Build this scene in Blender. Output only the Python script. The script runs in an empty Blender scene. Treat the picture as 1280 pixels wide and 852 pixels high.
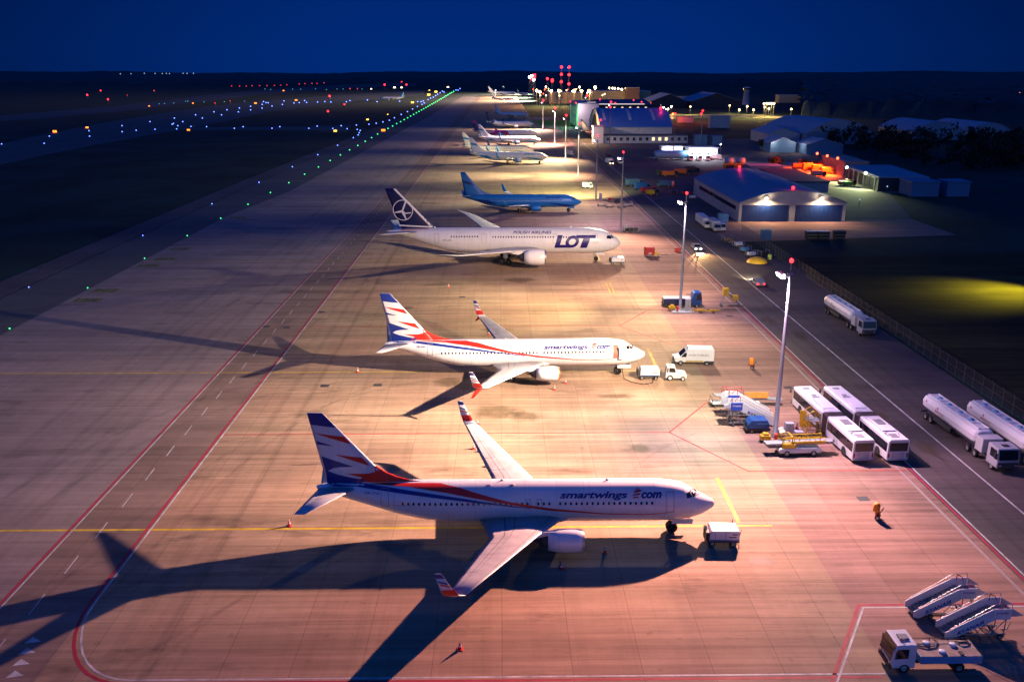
import bpy, bmesh, math, random
import numpy as np
from mathutils import Vector, Matrix
random.seed(7)
R = math.radians
scene = bpy.context.scene
COL = scene.collection
# ------------------------------------------------------------------ camera
FPX, CAMH, PITCH, YAW = 1089.85, 42.555, R(17.1013), R(0.7649)
cd = bpy.data.cameras.new('camera'); cam = bpy.data.objects.new('camera', cd); COL.objects.link(cam)
cd.sensor_width = 36; cd.lens = FPX / 1280 * 36; cd.clip_start = .5; cd.clip_end = 60000
cam.location = (0, 0, CAMH); cam.rotation_euler = (math.pi/2 - PITCH, 0, -YAW)
scene.camera = cam
# ------------------------------------------------------------------ world: clear dusk sky, deep blue
w = bpy.data.worlds.new('World'); scene.world = w; w.use_nodes = True
nt = w.node_tree; nt.nodes.clear()
out = nt.nodes.new('ShaderNodeOutputWorld'); bg = nt.nodes.new('ShaderNodeBackground')
sky = nt.nodes.new('ShaderNodeTexSky'); sky.sky_type = 'NISHITA'; sky.sun_disc = False
sky.sun_elevation = R(-2); sky.sun_rotation = R(250); sky.ozone_density = 6
tc = nt.nodes.new('ShaderNodeTexCoord'); sp = nt.nodes.new('ShaderNodeSeparateXYZ'); cr = nt.nodes.new('ShaderNodeValToRGB')
nt.links.new(tc.outputs['Generated'], sp.inputs[0]); nt.links.new(sp.outputs['Z'], cr.inputs[0])
el = cr.color_ramp.elements
el[0].position = 0.0; el[0].color = (.0003, .0235, .178, 1)
el[1].position = .085; el[1].color = (.0003, .020, .160, 1)
e = el.new(.022); e.color = (.0003, .0238, .182, 1)
e = el.new(.30); e.color = (.0003, .030, .235, 1)
e = el.new(1.0); e.color = (.0003, .040, .290, 1)
mx = nt.nodes.new('ShaderNodeMixRGB'); mx.blend_type = 'ADD'; mx.inputs[0].default_value = .001
nt.links.new(cr.outputs[0], mx.inputs[1]); nt.links.new(sky.outputs[0], mx.inputs[2])
ab = nt.nodes.new('ShaderNodeMath'); ab.operation = 'ABSOLUTE'; nt.links.new(sp.outputs['X'], ab.inputs[0])
az = nt.nodes.new('ShaderNodeMapRange'); az.interpolation_type = 'SMOOTHSTEP'; az.inputs[1].default_value = .12; az.inputs[2].default_value = .60; az.inputs[3].default_value = 1; az.inputs[4].default_value = .42
nt.links.new(ab.outputs[0], az.inputs[0])      # corner vignetting put into the low sky's colour, darker to the sides
lo = nt.nodes.new('ShaderNodeMapRange'); lo.inputs[1].default_value = .12; lo.inputs[2].default_value = .35; lo.inputs[3].default_value = 1; lo.inputs[4].default_value = 0; nt.links.new(sp.outputs['Z'], lo.inputs[0])
m2 = nt.nodes.new('ShaderNodeMixRGB'); m2.blend_type = 'MULTIPLY'; nt.links.new(lo.outputs[0], m2.inputs[0]); nt.links.new(mx.outputs[0], m2.inputs[1]); nt.links.new(az.outputs[0], m2.inputs[2])
sy = nt.nodes.new('ShaderNodeMapRange'); sy.interpolation_type = 'SMOOTHSTEP'; sy.inputs[1].default_value = .1; sy.inputs[2].default_value = -.9; sy.inputs[3].default_value = 0; sy.inputs[4].default_value = 1
nt.links.new(sp.outputs['Y'], sy.inputs[0])      # added glow low behind the viewer, fills the shaded sides of things
lz = nt.nodes.new('ShaderNodeMapRange'); lz.inputs[1].default_value = .05; lz.inputs[2].default_value = .65; lz.inputs[3].default_value = 1; lz.inputs[4].default_value = 0; nt.links.new(sp.outputs['Z'], lz.inputs[0])
mu = nt.nodes.new('ShaderNodeMath'); mu.operation = 'MULTIPLY'; nt.links.new(sy.outputs[0], mu.inputs[0]); nt.links.new(lz.outputs[0], mu.inputs[1])
m3 = nt.nodes.new('ShaderNodeMixRGB'); m3.blend_type = 'ADD'; nt.links.new(mu.outputs[0], m3.inputs[0]); nt.links.new(m2.outputs[0], m3.inputs[1]); m3.inputs[2].default_value = (.075, .15, .36, 1)
nt.links.new(m3.outputs[0], bg.inputs[0]); bg.inputs[1].default_value = 1.0
nt.links.new(bg.outputs[0], out.inputs[0])
vs = scene.view_settings
vs.view_transform = 'Standard'; vs.look = 'None'; vs.exposure = 0; vs.gamma = 1
scene.cycles.use_denoising = True
scene.cycles.max_bounces = 4; scene.cycles.diffuse_bounces = 1; scene.cycles.glossy_bounces = 2
scene.cycles.sample_clamp_indirect = 3; scene.cycles.caustics_reflective = False; scene.cycles.caustics_refractive = False
# ------------------------------------------------------------------ floodlights of the masts and lamps of the place
def spot(loc, aim, energy, col, size=90, blend=.8, rad=.35, name='flood_light'):
    l = bpy.data.lights.new(name, 'SPOT'); l.energy = energy; l.color = col; l.spot_size = R(size); l.spot_blend = blend
    l.shadow_soft_size = rad
    o = bpy.data.objects.new(name, l); COL.objects.link(o); o.location = loc
    o.rotation_euler = (Vector(aim) - Vector(loc)).to_track_quat('-Z', 'Y').to_euler(); return o
def point(loc, energy, col, rad=.3, name='lamp_light'):
    l = bpy.data.lights.new(name, 'POINT'); l.energy = energy; l.color = col; l.shadow_soft_size = rad
    o = bpy.data.objects.new(name, l); COL.objects.link(o); o.location = loc; return o
KW = 1000.
# (x, y, colour, gain) of each lit mast by the apron
MASTS = [(33.5, 98.2, (1, .70, .60), 1.0), (33.5, 157.1, (1, .80, .47), .95), (33.5, 241, (1, .70, .52), .8),
         (33.4, 305.5, (1, .82, .42), 1.1), (33.5, 379, (1, .78, .50), 1.1), (33.5, 455, (1, .82, .42), 1.2),
         (33.5, 548, (1, .62, .58), 1.3), (33.5, 700, (1, .72, .55), 1.3)]
# floods of each mast: (mast, aim dx, aim dy, cone, kW of red, green, blue)
FL = [(0, -27, 0, 110, (40, 36, 50)), (0, -60, 0, 75, (168, 148, 100)), (0, -10, -25, 120, (38, 40, 32)), (0, -10, 25, 120, (52, 45, 32)), (0, -40, -35, 80, (170, 60, 40)), (0, -40, 35, 80, (125, 78, 44)),
      (0, -75, 0, 50, (390, 240, 180)), (0, -60, -20, 46, (110, 70, 62)), (0, -10, -45, 90, (95, 40, 42)), (0, -60, -45, 60, (150, 68, 44)), (0, 15, 0, 130, (27, 17, 26)), (0, 12, -30, 120, (34, 18, 18)), (1, -27, 0, 110, (8, 7, 5)),
      (1, -50, 0, 75, (165, 132, 72)), (1, -10, -25, 115, (82, 64, 45)), (1, -10, 25, 120, (92, 67, 46)), (1, -40, 35, 80, (30, 14, 9)), (1, 14, 0, 130, (17, 13, 16)), (1, -62, 14, 50, (60, 54, 42)), (0, -80, 28, 52, (190, 140, 105)),
      (2, -10, -25, 120, (130, 88, 64)), (2, -10, 25, 120, (36, 27, 40)), (2, -48, -20, 56, (190, 172, 120)), (3, -10, -25, 120, (54, 44, 34)), (3, -10, 25, 120, (150, 155, 70)), (3, -50, 0, 54, (210, 195, 135)),
      (4, -12, 0, 128, (130, 105, 62)), (4, -50, 0, 56, (260, 230, 150)), (5, -12, -8, 126, (260, 230, 140)), (5, -50, 0, 56, (300, 270, 180)), (6, -12, 0, 126, (330, 220, 180)), (6, -50, 0, 56, (260, 210, 185)), (6, 22, 10, 110, (60, 42, 38)),
      (7, -12, -10, 122, (330, 240, 190)), (7, -50, 0, 50, (200, 170, 150))]
for i, dx, dy, sz, (r_, g_, b_) in FL:
    mxx, my = MASTS[i][:2]; p = (mxx - 1.6, my, 19.6); mxp = max(r_, g_, b_)*1.06; c = (r_/mxp*1.06, g_/mxp*1.06, b_/mxp*1.06)
    spot(p, (mxx + dx, my + dy, 0), mxp*KW, c, sz, 1)
for mxx, my, c, g in MASTS:
    spot((mxx - 1.2, my - 1.0, 21.0), (mxx, my, 12), (2.2 if my < 100 else 1.3)*KW*g, (.92, .88, 1), 50, 1, .1)
for x_, y_, pw in ((60, 1420, 6000), (60, 1600, 6000), (70, 1850, 8000)): spot((x_, y_, 22), (x_-70, y_, 0), pw*KW, (1, .78, .55), 150, 1, 1)
# ------------------------------------------------------------------ pixel of the photograph -> point of the place
cF = Vector((math.sin(YAW)*math.cos(PITCH), math.cos(YAW)*math.cos(PITCH), -math.sin(PITCH)))
cR = Vector((math.cos(YAW), -math.sin(YAW), 0)); cU = cR.cross(cF)
def G(px, py, z=0.0):
    d = cF*FPX + cR*(px-640) + cU*(426-py)
    t = (z - CAMH)/d.z
    return Vector((d.x*t, d.y*t, z))
def Gy(px, py, Y):
    d = cF*FPX + cR*(px-640) + cU*(426-py)
    t = Y/d.y
    return Vector((d.x*t, Y, CAMH + d.z*t))
# ------------------------------------------------------------------ materials
MATS = {}
def mat(name, col, rough=.5, metal=0., emit=0., dirt=.10, scale=1.2, spec=.5, coat=0):
    if name in MATS: return MATS[name]
    m = bpy.data.materials.new(name); m.use_nodes = True; n = m.node_tree; b = n.nodes['Principled BSDF']
    b.inputs['Roughness'].default_value = rough; b.inputs['Metallic'].default_value = metal
    b.inputs['Specular IOR Level'].default_value = spec
    b.inputs['Coat Weight'].default_value = coat
    c = tuple(col) + (1,)
    if emit > 0:
        b.inputs['Base Color'].default_value = c
        b.inputs['Emission Color'].default_value = c; b.inputs['Emission Strength'].default_value = emit
        m.cycles.emission_sampling = 'NONE'
    elif dirt > 0:
        t = n.nodes.new('ShaderNodeTexCoord'); z = n.nodes.new('ShaderNodeTexNoise'); z.inputs['Scale'].default_value = scale
        z.inputs['Detail'].default_value = 6; z.inputs['Roughness'].default_value = .65
        r = n.nodes.new('ShaderNodeMapRange'); r.inputs[1].default_value = .3; r.inputs[2].default_value = .7
        r.inputs[3].default_value = 1 - dirt*1.6; r.inputs[4].default_value = 1 + dirt*.4
        x = n.nodes.new('ShaderNodeMixRGB'); x.blend_type = 'MULTIPLY'; x.inputs[0].default_value = 1; x.inputs[1].default_value = c
        n.links.new(t.outputs['Object'], z.inputs['Vector']); n.links.new(z.outputs[0], r.inputs[0])
        n.links.new(r.outputs[0], x.inputs[2]); n.links.new(x.outputs[0], b.inputs['Base Color'])
        rr = n.nodes.new('ShaderNodeMapRange'); rr.inputs[3].default_value = min(1, rough + .12); rr.inputs[4].default_value = max(.05, rough - .05)
        n.links.new(z.outputs[0], rr.inputs[0]); n.links.new(rr.outputs[0], b.inputs['Roughness'])
    else: b.inputs['Base Color'].default_value = c
    MATS[name] = m; return m
WHITE = mat('white_paint', (.78, .78, .80), .32, dirt=.06, scale=.5, coat=.3)
LGREY = mat('light_grey', (.52, .53, .55), .4, dirt=.1)
GREY = mat('grey_paint', (.25, .26, .28), .5, dirt=.12)
DARK = mat('dark_grey', (.045, .048, .055), .6, dirt=.15)
BLACK = mat('black_rubber', (.015, .015, .017), .75, dirt=.1)
GLASS = mat('dark_glass', (.012, .014, .02), .08, dirt=0, spec=.8)
METAL = mat('bare_metal', (.6, .6, .62), .28, .9, dirt=.12, scale=4)
STEEL = mat('galvanised', (.42, .43, .45), .42, .6, dirt=.15, scale=3)
NAVY = mat('livery_navy', (.010, .030, .23), .35, dirt=.04)
RED = mat('livery_red', (.66, .022, .012), .35, dirt=.04)
REDP = mat('red_paint', (.45, .02, .025), .5)
ORANGE = mat('orange_plastic', (.85, .16, .02), .5)
YELLOW = mat('yellow_paint', (.75, .44, .02), .45, dirt=.15, scale=3)
BLUEP = mat('blue_paint', (.015, .085, .30), .4)
LBLUE = mat('light_blue_paint', (.12, .35, .62), .4)
TURQ = mat('turquoise_livery', (.01, .22, .52), .35, dirt=.04)
PURPLE = mat('purple_livery', (.42, .005, .22), .35, dirt=.03)
INDIGO = mat('indigo_livery', (.03, .012, .16), .35, dirt=.03)
def emis(name, col, s): return mat(name, col, emit=s)
E_WHITE = emis('lamp_white', (1, .93, 1), 14); E_WARM = emis('lamp_warm', (1, .72, .35), 9); E_RED = emis('lamp_red', (1, .02, .03), 6)
E_GREEN = emis('lamp_green', (.05, 1, .25), 3.0); E_BLUE = emis('lamp_blue', (.12, .22, 1), 5.0); E_ORANGE = emis('lamp_orange', (1, .22, .02), 4)
E_YEL = emis('lamp_yellow', (1, .55, .08), 4); E_LRED = emis('lamp_red_dim', (1, .04, .06), 1.6); E_DIM = emis('lamp_dim', (.6, .8, 1), .8)
E_CYAN = emis('lamp_cyan', (.1, .6, .7), .5); E_GW = emis('lamp_green_white', (.85, 1, .6), 10); E_ORED = emis('lamp_orange_red', (1, .10, .03), 8)
E_WIN = emis('lit_window', (1, .72, .35), 1.6)
# ------------------------------------------------------------------ mesh collecting
class MB:
    def __init__(s): s.v = []; s.f = []; s.m = []; s.sm = []; s.uv = None
    def add(s, vs, fs, m=0, smooth=False):
        o = len(s.v); s.v += [tuple(v) for v in vs]
        for f in fs: s.f.append([i + o for i in f]); s.m.append(m); s.sm.append(smooth)
        return s
    def box(s, x0, x1, y0, y1, z0, z1, m=0, rz=0, c=None, rx=0, ry=0):
        P = [Vector((x, y, z)) for z in (z0, z1) for y in (y0, y1) for x in (x0, x1)]
        if rz or rx or ry:
            c = Vector(c) if c is not None else Vector(((x0+x1)/2, (y0+y1)/2, (z0+z1)/2))
            M = Matrix.Rotation(rz, 3, 'Z') @ Matrix.Rotation(ry, 3, 'Y') @ Matrix.Rotation(rx, 3, 'X')
            P = [c + M @ (p - c) for p in P]
        return s.add(P, [(0, 2, 3, 1), (4, 5, 7, 6), (0, 1, 5, 4), (2, 6, 7, 3), (0, 4, 6, 2), (1, 3, 7, 5)], m)
    def tube(s, a, b, r0, r1=None, n=10, m=0, caps=True):
        if r1 is None: r1 = r0
        a = Vector(a); b = Vector(b); d = (b-a).normalized()
        u = d.orthogonal().normalized(); v = d.cross(u)
        P = []
        for p, r in ((a, r0), (b, r1)):
            for i in range(n):
                t = 2*math.pi*i/n; P.append(p + u*math.cos(t)*r + v*math.sin(t)*r)
        s.add(P, [(i, (i+1) % n, n+(i+1) % n, n+i) for i in range(n)], m, n > 6)
        if caps: s.add(P, [tuple(range(n-1, -1, -1)), tuple(range(n, 2*n))], m)
        return s
    def path(s, pts, r, n=6, m=0):
        for a, b in zip(pts, pts[1:]): s.tube(a, b, r, r, n, m)
        return s
    def lathe(s, prof, c=(0, 0, 0), axis='x', n=32, m=0, ang=None):   # prof: (along, radius)
        c = Vector(c); P = []
        A = {'x': (Vector((1, 0, 0)), Vector((0, 1, 0)), Vector((0, 0, 1))), 'y': (Vector((0, 1, 0)), Vector((0, 0, 1)), Vector((1, 0, 0))),
             'z': (Vector((0, 0, 1)), Vector((1, 0, 0)), Vector((0, 1, 0)))}[axis]
        for h, r in prof:
            for i in range(n):
                t = 2*math.pi*i/n; P.append(c + A[0]*h + (A[1]*math.cos(t) + A[2]*math.sin(t))*r)
        F = [(k*n+i, k*n+(i+1) % n, (k+1)*n+(i+1) % n, (k+1)*n+i) for k in range(len(prof)-1) for i in range(n)]
        return s.add(P, F, m, True)
    def prism(s, poly, a0, a1, axis='y', m=0, inset=0):      # polygon in (x,z) for axis y, (x,y) for z, (y,z) for x
        n = len(poly); P = []
        cx = sum(p[0] for p in poly)/n; cz = sum(p[1] for p in poly)/n
        for a in (a0, a1):
            for p in poly:
                P.append({'y': (p[0], a, p[1]), 'z': (p[0], p[1], a), 'x': (a, p[0], p[1])}[axis])
        s.add(P, [(i, (i+1) % n, n+(i+1) % n, n+i) for i in range(n)] + [tuple(range(n-1, -1, -1)), tuple(range(n, 2*n))], m)
        return s
    def sphere(s, c, r, n=10, m=0, zs=1):
        prof = [(-r*zs*math.cos(math.pi*k/6), max(.001, r*math.sin(math.pi*k/6))) for k in range(7)]
        return s.lathe(prof, c, 'z', n, m)
    def build(s, name, mats, parent=None, bevel=0, loc=None, rz=0):
        me = bpy.data.meshes.new(name); me.from_pydata([tuple(v) for v in s.v], [], s.f)
        if not isinstance(mats, (list, tuple)): mats = [mats]
        for q in mats: me.materials.append(q)
        me.polygons.foreach_set('material_index', s.m); me.polygons.foreach_set('use_smooth', s.sm)
        if s.uv:
            ul = me.uv_layers.new(name='UVMap')
            for l in me.loops: ul.data[l.index].uv = s.uv[l.vertex_index]
        bm = bmesh.new(); bm.from_mesh(me); bmesh.ops.recalc_face_normals(bm, faces=bm.faces); bm.to_mesh(me); bm.free()
        me.update()
        o = bpy.data.objects.new(name, me); COL.objects.link(o)
        if parent is not None: o.parent = parent
        if loc is not None: o.location = loc
        o.rotation_euler.z = rz
        if bevel:
            b = o.modifiers.new('b', 'BEVEL'); b.width = bevel; b.segments = 2; b.limit_method = 'ANGLE'; b.angle_limit = R(40)
        return o
def thing(name, label, cat, loc=(0, 0, 0), rz=0, group=None):
    o = bpy.data.objects.new(name, None); COL.objects.link(o); o.empty_display_size = .5
    o.location = loc; o.rotation_euler = (0, 0, rz); o['label'] = label; o['category'] = cat
    if group: o['group'] = group
    return o
def tag(o, label, cat, group=None, kind=None):
    if label: o['label'] = label
    if cat: o['category'] = cat
    if group: o['group'] = group
    if kind: o['kind'] = kind
    return o
def struct(o, kind='structure'): o['kind'] = kind; return o
def kids(o, tree={}): return [c for c in bpy.data.objects if c.parent is o]
def dup(root, loc, rz=None, label=None, group=None):
    r = root.copy(); COL.objects.link(r); r.location = loc
    if rz is not None: r.rotation_euler = (0, 0, rz)
    if label: r['label'] = label
    if group: r['group'] = group
    for ch in list(root.children):
        c = ch.copy(); COL.objects.link(c); c.parent = r
        for g in list(ch.children):
            d = g.copy(); COL.objects.link(d); d.parent = c
    return r
# flat text as a mesh, fitted to a box (u0..u1, v0..v1)
def text_bm(txt, u0, u1, v0, v1, shear=0, bold=0):
    cu = bpy.data.curves.new('t', 'FONT'); cu.body = txt; cu.shear = shear; cu.offset = bold; cu.resolution_u = 4; cu.fill_mode = 'FRONT'
    o = bpy.data.objects.new('t', cu); COL.objects.link(o)
    dg = bpy.context.evaluated_depsgraph_get(); me = bpy.data.meshes.new_from_object(o.evaluated_get(dg))
    bpy.data.objects.remove(o); bpy.data.curves.remove(cu)
    bm = bmesh.new(); bm.from_mesh(me); bpy.data.meshes.remove(me)
    xs = [v.co.x for v in bm.verts]; ys = [v.co.y for v in bm.verts]
    x0, x1, y0, y1 = min(xs), max(xs), min(ys), max(ys)
    for v in bm.verts: v.co = Vector((u0 + (v.co.x-x0)/(x1-x0)*(u1-u0), v0 + (v.co.y-y0)/(y1-y0)*(v1-v0), 0))
    return bm
def poly_bm(polys):
    bm = bmesh.new()
    for p in polys:
        f = bm.faces.new([bm.verts.new((a, b, 0)) for a, b in p]); f.normal_update()
    bmesh.ops.triangulate(bm, faces=bm.faces); return bm
def decal(bm, mp, name, m, parent, step=None):
    if step:
        for ax in (0, 1):
            c = [v.co[ax] for v in bm.verts]; k = math.floor(min(c)/step[ax])+1
            while k*step[ax] < max(c):
                no = Vector((1, 0, 0)) if ax == 0 else Vector((0, 1, 0)); bmesh.ops.bisect_plane(bm, geom=bm.verts[:]+bm.edges[:]+bm.faces[:], plane_co=no*k*step[ax], plane_no=no); k += 1
    for v in bm.verts: v.co = Vector(mp(v.co.x, v.co.y))
    me = bpy.data.meshes.new(name); bm.to_mesh(me); bm.free(); me.materials.append(m)
    for p in me.polygons: p.use_smooth = True
    o = bpy.data.objects.new(name, me); COL.objects.link(o)
    if parent is not None: o.parent = parent
    return o
# ------------------------------------------------------------------ ground materials
def ground_mat(name, base, joint=None, streak=.5, tintA=(1, 1, 1), tintB=(.8, .8, .8), stains=.4, rough=.85, slab=.1, jw=.035):
    m = bpy.data.materials.new(name); m.use_nodes = True; n = m.node_tree; N = n.nodes; L = n.links; b = N['Principled BSDF']
    b.inputs['Roughness'].default_value = rough; b.inputs['Specular IOR Level'].default_value = .25
    geo = N.new('ShaderNodeNewGeometry')
    def noise(sx, sy, sc, det=4, rg=.6):
        mp = N.new('ShaderNodeMapping'); mp.inputs['Scale'].default_value = (sx, sy, 1); L.new(geo.outputs['Position'], mp.inputs[0])
        z = N.new('ShaderNodeTexNoise'); z.inputs['Scale'].default_value = sc; z.inputs['Detail'].default_value = det; z.inputs['Roughness'].default_value = rg
        L.new(mp.outputs[0], z.inputs['Vector']); return z.outputs[0]
    def mr(v, a, bb, c, d):
        r = N.new('ShaderNodeMapRange'); r.inputs[1].default_value = a; r.inputs[2].default_value = bb; r.inputs[3].default_value = c; r.inputs[4].default_value = d
        L.new(v, r.inputs[0]); return r.outputs[0]
    def mul(c, v, f=1):
        x = N.new('ShaderNodeMixRGB'); x.blend_type = 'MULTIPLY'; x.inputs[0].default_value = f
        if isinstance(c, tuple): x.inputs[1].default_value = c + (1,)
        else: L.new(c, x.inputs[1])
        if isinstance(v, tuple): x.inputs[2].default_value = v + (1,)
        else: L.new(v, x.inputs[2])
        return x.outputs[0]
    def math_(op, a, bb=None):
        x = N.new('ShaderNodeMath'); x.operation = op
        for i, q in enumerate((a, bb)):
            if q is None: continue
            if isinstance(q, (int, float)): x.inputs[i].default_value = q
            else: L.new(q, x.inputs[i])
        return x.outputs[0]
    mixt = N.new('ShaderNodeMixRGB'); mixt.inputs[1].default_value = tintA + (1,); mixt.inputs[2].default_value = tintB + (1,)
    L.new(mr(noise(1, 1, .03, 3), .38, .62, 0, 1), mixt.inputs[0])
    c = mul(base, mixt.outputs[0])
    c = mul(c, mr(noise(.03, 1, 1.4, 5, .7), .35, .65, 1 - .22*streak, 1 + .1*streak))       # brushed and worn along x
    c = mul(c, mr(noise(.006, .25, 1.0, 3, .6), .35, .65, 1 - .2*streak, 1 + .06*streak))
    c = mul(c, mr(noise(1, 1, .35, 6, .7), .3, .7, .86, 1.06))
    c = mul(c, mr(noise(1, .012, .55, 4, .7), .50, .72, 1, 1 - .28*stains))      # tyre tracks along the apron
    c = mul(c, mr(noise(1, 1, .9, 3, .5), .66, .74, 1, 1 - .35*stains))      # oil drips
    st = mr(noise(.5, 1.6, .11, 6, .68), .57, .72, 1, 1 - stains)
    c = mul(c, st)
    c = mul(c, mr(noise(1, 1, 6, 3, .7), .3, .7, .95, 1.04))
    if joint:
        sep = N.new('ShaderNodeSeparateXYZ'); L.new(geo.outputs['Position'], sep.inputs[0])
        jx, jy, ox, oy = joint
        fx = math_('DIVIDE', math_('ADD', sep.outputs[0], ox), jx); fy = math_('DIVIDE', math_('ADD', sep.outputs[1], oy), jy)
        for f, j, wdt in ((fx, jx, jw), (fy, jy, jw*.8)):
            d = math_('ABSOLUTE', math_('SUBTRACT', math_('FRACT', f), .5))      # .5 at the joint
            line = math_('GREATER_THAN', d, .5 - wdt/j)
            c = mul(c, mr(line, 0, 1, 1, .70))
        comb = N.new('ShaderNodeCombineXYZ'); L.new(math_('FLOOR', fx), comb.inputs[0]); L.new(math_('FLOOR', math_('DIVIDE', fy, 1)), comb.inputs[1])
        wn = N.new('ShaderNodeTexWhiteNoise'); L.new(comb.outputs[0], wn.inputs[0])
        c = mul(c, mr(wn.outputs[0], 0, 1, 1 - slab, 1 + slab*.4))
        c = mul(c, mr(math_('GREATER_THAN', wn.outputs[0], .95), 0, 1, 1, .86)); c = mul(c, mr(math_('LESS_THAN', wn.outputs[0], .04), 0, 1, 1, 1.08))
    L.new(c, b.inputs['Base Color'])
    bp = N.new('ShaderNodeBump'); bp.inputs['Strength'].default_value = .15; bp.inputs['Distance'].default_value = .03
    L.new(noise(1, 1, 3, 4), bp.inputs['Height']); L.new(bp.outputs[0], b.inputs['Normal'])
    return m
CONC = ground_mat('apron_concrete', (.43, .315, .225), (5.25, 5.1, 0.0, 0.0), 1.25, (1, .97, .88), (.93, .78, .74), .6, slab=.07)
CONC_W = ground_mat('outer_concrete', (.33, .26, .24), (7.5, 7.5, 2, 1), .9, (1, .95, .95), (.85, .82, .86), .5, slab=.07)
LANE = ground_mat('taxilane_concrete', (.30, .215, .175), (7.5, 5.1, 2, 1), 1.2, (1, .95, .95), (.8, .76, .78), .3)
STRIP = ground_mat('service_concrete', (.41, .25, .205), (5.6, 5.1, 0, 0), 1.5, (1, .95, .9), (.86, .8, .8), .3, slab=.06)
ASPH = ground_mat('asphalt', (.13, .105, .105), None, .8, (1, 1, 1), (.72, .72, .75), .35)
TAXI = ground_mat('taxiway_asphalt', (.12, .115, .11), None, .6, (1, 1, 1), (.8, .8, .85), .2)
GRASS = ground_mat('grass', (.014, .048, .036), None, .3, (1, 1, 1), (.5, .5, .45), .4, .95)
GREENLIT = ground_mat('green_light_paint', (.04, .36, .03), None, .3, (1, 1, 1), (.8, .9, .8), .2, .95)  # saturated green that stands for coloured light on the ground
FIELD = ground_mat('field_earth', (.050, .048, .012), None, 3.0, (1, 1, 1), (.35, .35, .3), .6, .95)
def sheet(name, pts, z, m, kind='structure'):
    b = MB(); b.add([(p[0], p[1], z) for p in pts], [tuple(range(len(pts)))])
    o = b.build(name, m); o['kind'] = kind
    if o.data.polygons[0].normal.z < 0: o.data.flip_normals()
    return o
def band(name, L0, R0, z, m):
    L_ = [G(*p) for p in L0]; R_ = [G(*p) for p in R0]; n = min(len(L_), len(R_)); b = MB()
    b.add([(p.x, p.y, z) for p in L_[:n]] + [(p.x, p.y, z) for p in R_[:n]], [(i, i+1, n+i+1, n+i) for i in range(n-1)])
    o = b.build(name, m); o['kind'] = 'structure'; return o
sheet('ground', [(-30000, -2000), (30000, -2000), (30000, 40000), (-30000, 40000)], -.06, GRASS)
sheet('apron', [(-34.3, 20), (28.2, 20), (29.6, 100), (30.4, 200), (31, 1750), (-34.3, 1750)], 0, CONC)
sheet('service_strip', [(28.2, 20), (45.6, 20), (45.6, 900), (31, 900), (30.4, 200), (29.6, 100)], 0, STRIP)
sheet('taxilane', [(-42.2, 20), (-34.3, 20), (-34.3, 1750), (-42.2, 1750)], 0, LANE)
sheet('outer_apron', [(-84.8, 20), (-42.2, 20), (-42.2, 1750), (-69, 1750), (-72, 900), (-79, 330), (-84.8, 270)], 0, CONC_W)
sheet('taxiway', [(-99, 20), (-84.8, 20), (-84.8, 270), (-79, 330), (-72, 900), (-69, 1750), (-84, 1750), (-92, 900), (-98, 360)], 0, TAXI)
sheet('taxiway_shoulder', [(-107, 20), (-99.3, 20), (-98.3, 360), (-92.3, 900), (-84.3, 1750), (-90, 1750), (-101, 700), (-106, 360)], -.004, ASPH)
sheet('road', [(45.6, 20), (66, 20), (66, 150), (68, 200), (60, 226), (60, 600), (57, 900), (45.6, 900)], 0, ASPH)
sheet('yard', [(60, 226), (62, 226), (125, 235), (125, 262), (60, 262)], 0.0, STRIP)
sheet('yard', [(60, 262), (125, 262), (190, 470), (175, 600), (60, 600)], -.004, ASPH)
# runway and far taxiways on the left
band('runway', [(-40, 149), (0, 144.5), (80, 138), (160, 131), (240, 121), (320, 113), (420, 106.5), (520, 103.8)], [(-40, 157), (0, 152), (80, 145.5), (160, 138.5), (240, 129), (320, 119), (420, 111), (520, 107)], -.01, ASPH)
band('taxiway', [(-40, 187), (0, 180), (60, 167), (120, 155), (200, 142), (260, 133), (330, 126), (420, 119), (530, 113)], [(-40, 213), (0, 206), (60, 193), (120, 181), (200, 167), (260, 156), (330, 141), (420, 129), (530, 119)], -.014, TAXI)
band('taxiway', [(228, 159.5), (300, 158.6), (380, 158), (440, 156)], [(228, 162.5), (300, 162.8), (380, 162.8), (432, 165)], -.018, TAXI)
sheet('green_light_patch', [G(667, 150.5)[:2], G(716, 150.5)[:2], G(724, 156.5)[:2], G(676, 156.5)[:2]], .006, GREENLIT)  # green light from the hangar door, painted as a patch on the apron
# painted markings
PW = mat('marking_white', (.62, .60, .60), .7, dirt=.35, scale=.8); PR = mat('marking_red', (.42, .02, .05), .7, dirt=.2, scale=.8)
PRD = mat('marking_red_faded', (.48, .045, .04), .7, dirt=.4, scale=.6); PY = mat('marking_yellow', (.68, .46, .02), .7, dirt=.3, scale=.6)
PYD = mat('marking_yellow_faded', (.66, .44, .05), .7, dirt=.4, scale=.6); PK = mat('marking_black', (.05, .045, .04), .8)
def line(pts, wd, z, m, b=None):
    own = b is None; b = b or MB(); n = len(pts); P = [Vector(p[:2]) for p in pts]; Ls = []; Rs = []
    for i, p in enumerate(P):
        d = ((P[i+1]-p).normalized() if i < n-1 else Vector((0, 0))) + ((p-P[i-1]).normalized() if i else Vector((0, 0)))
        d.normalize(); q = Vector((-d.y, d.x))*wd/2
        if 0 < i < n-1:
            c = max(.5, abs(d.dot((P[i+1]-p).normalized()))); q /= c
        Ls.append((p+q)[:] + (z,)); Rs.append((p-q)[:] + (z,))
    b.add(Ls+Rs, [(i, n+i, n+i+1, i+1) for i in range(n-1)])
    if own: o = b.build('marking', m); o['kind'] = 'structure'; return o
curve = [(-34.6, 600), (-34.6, 66)] + [(-27.6 - 7*math.cos(t), 64.5 - 10.7*math.sin(t)) for t in [R(a) for a in range(0, 91, 9)]] + [(28, 53.8)]
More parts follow.
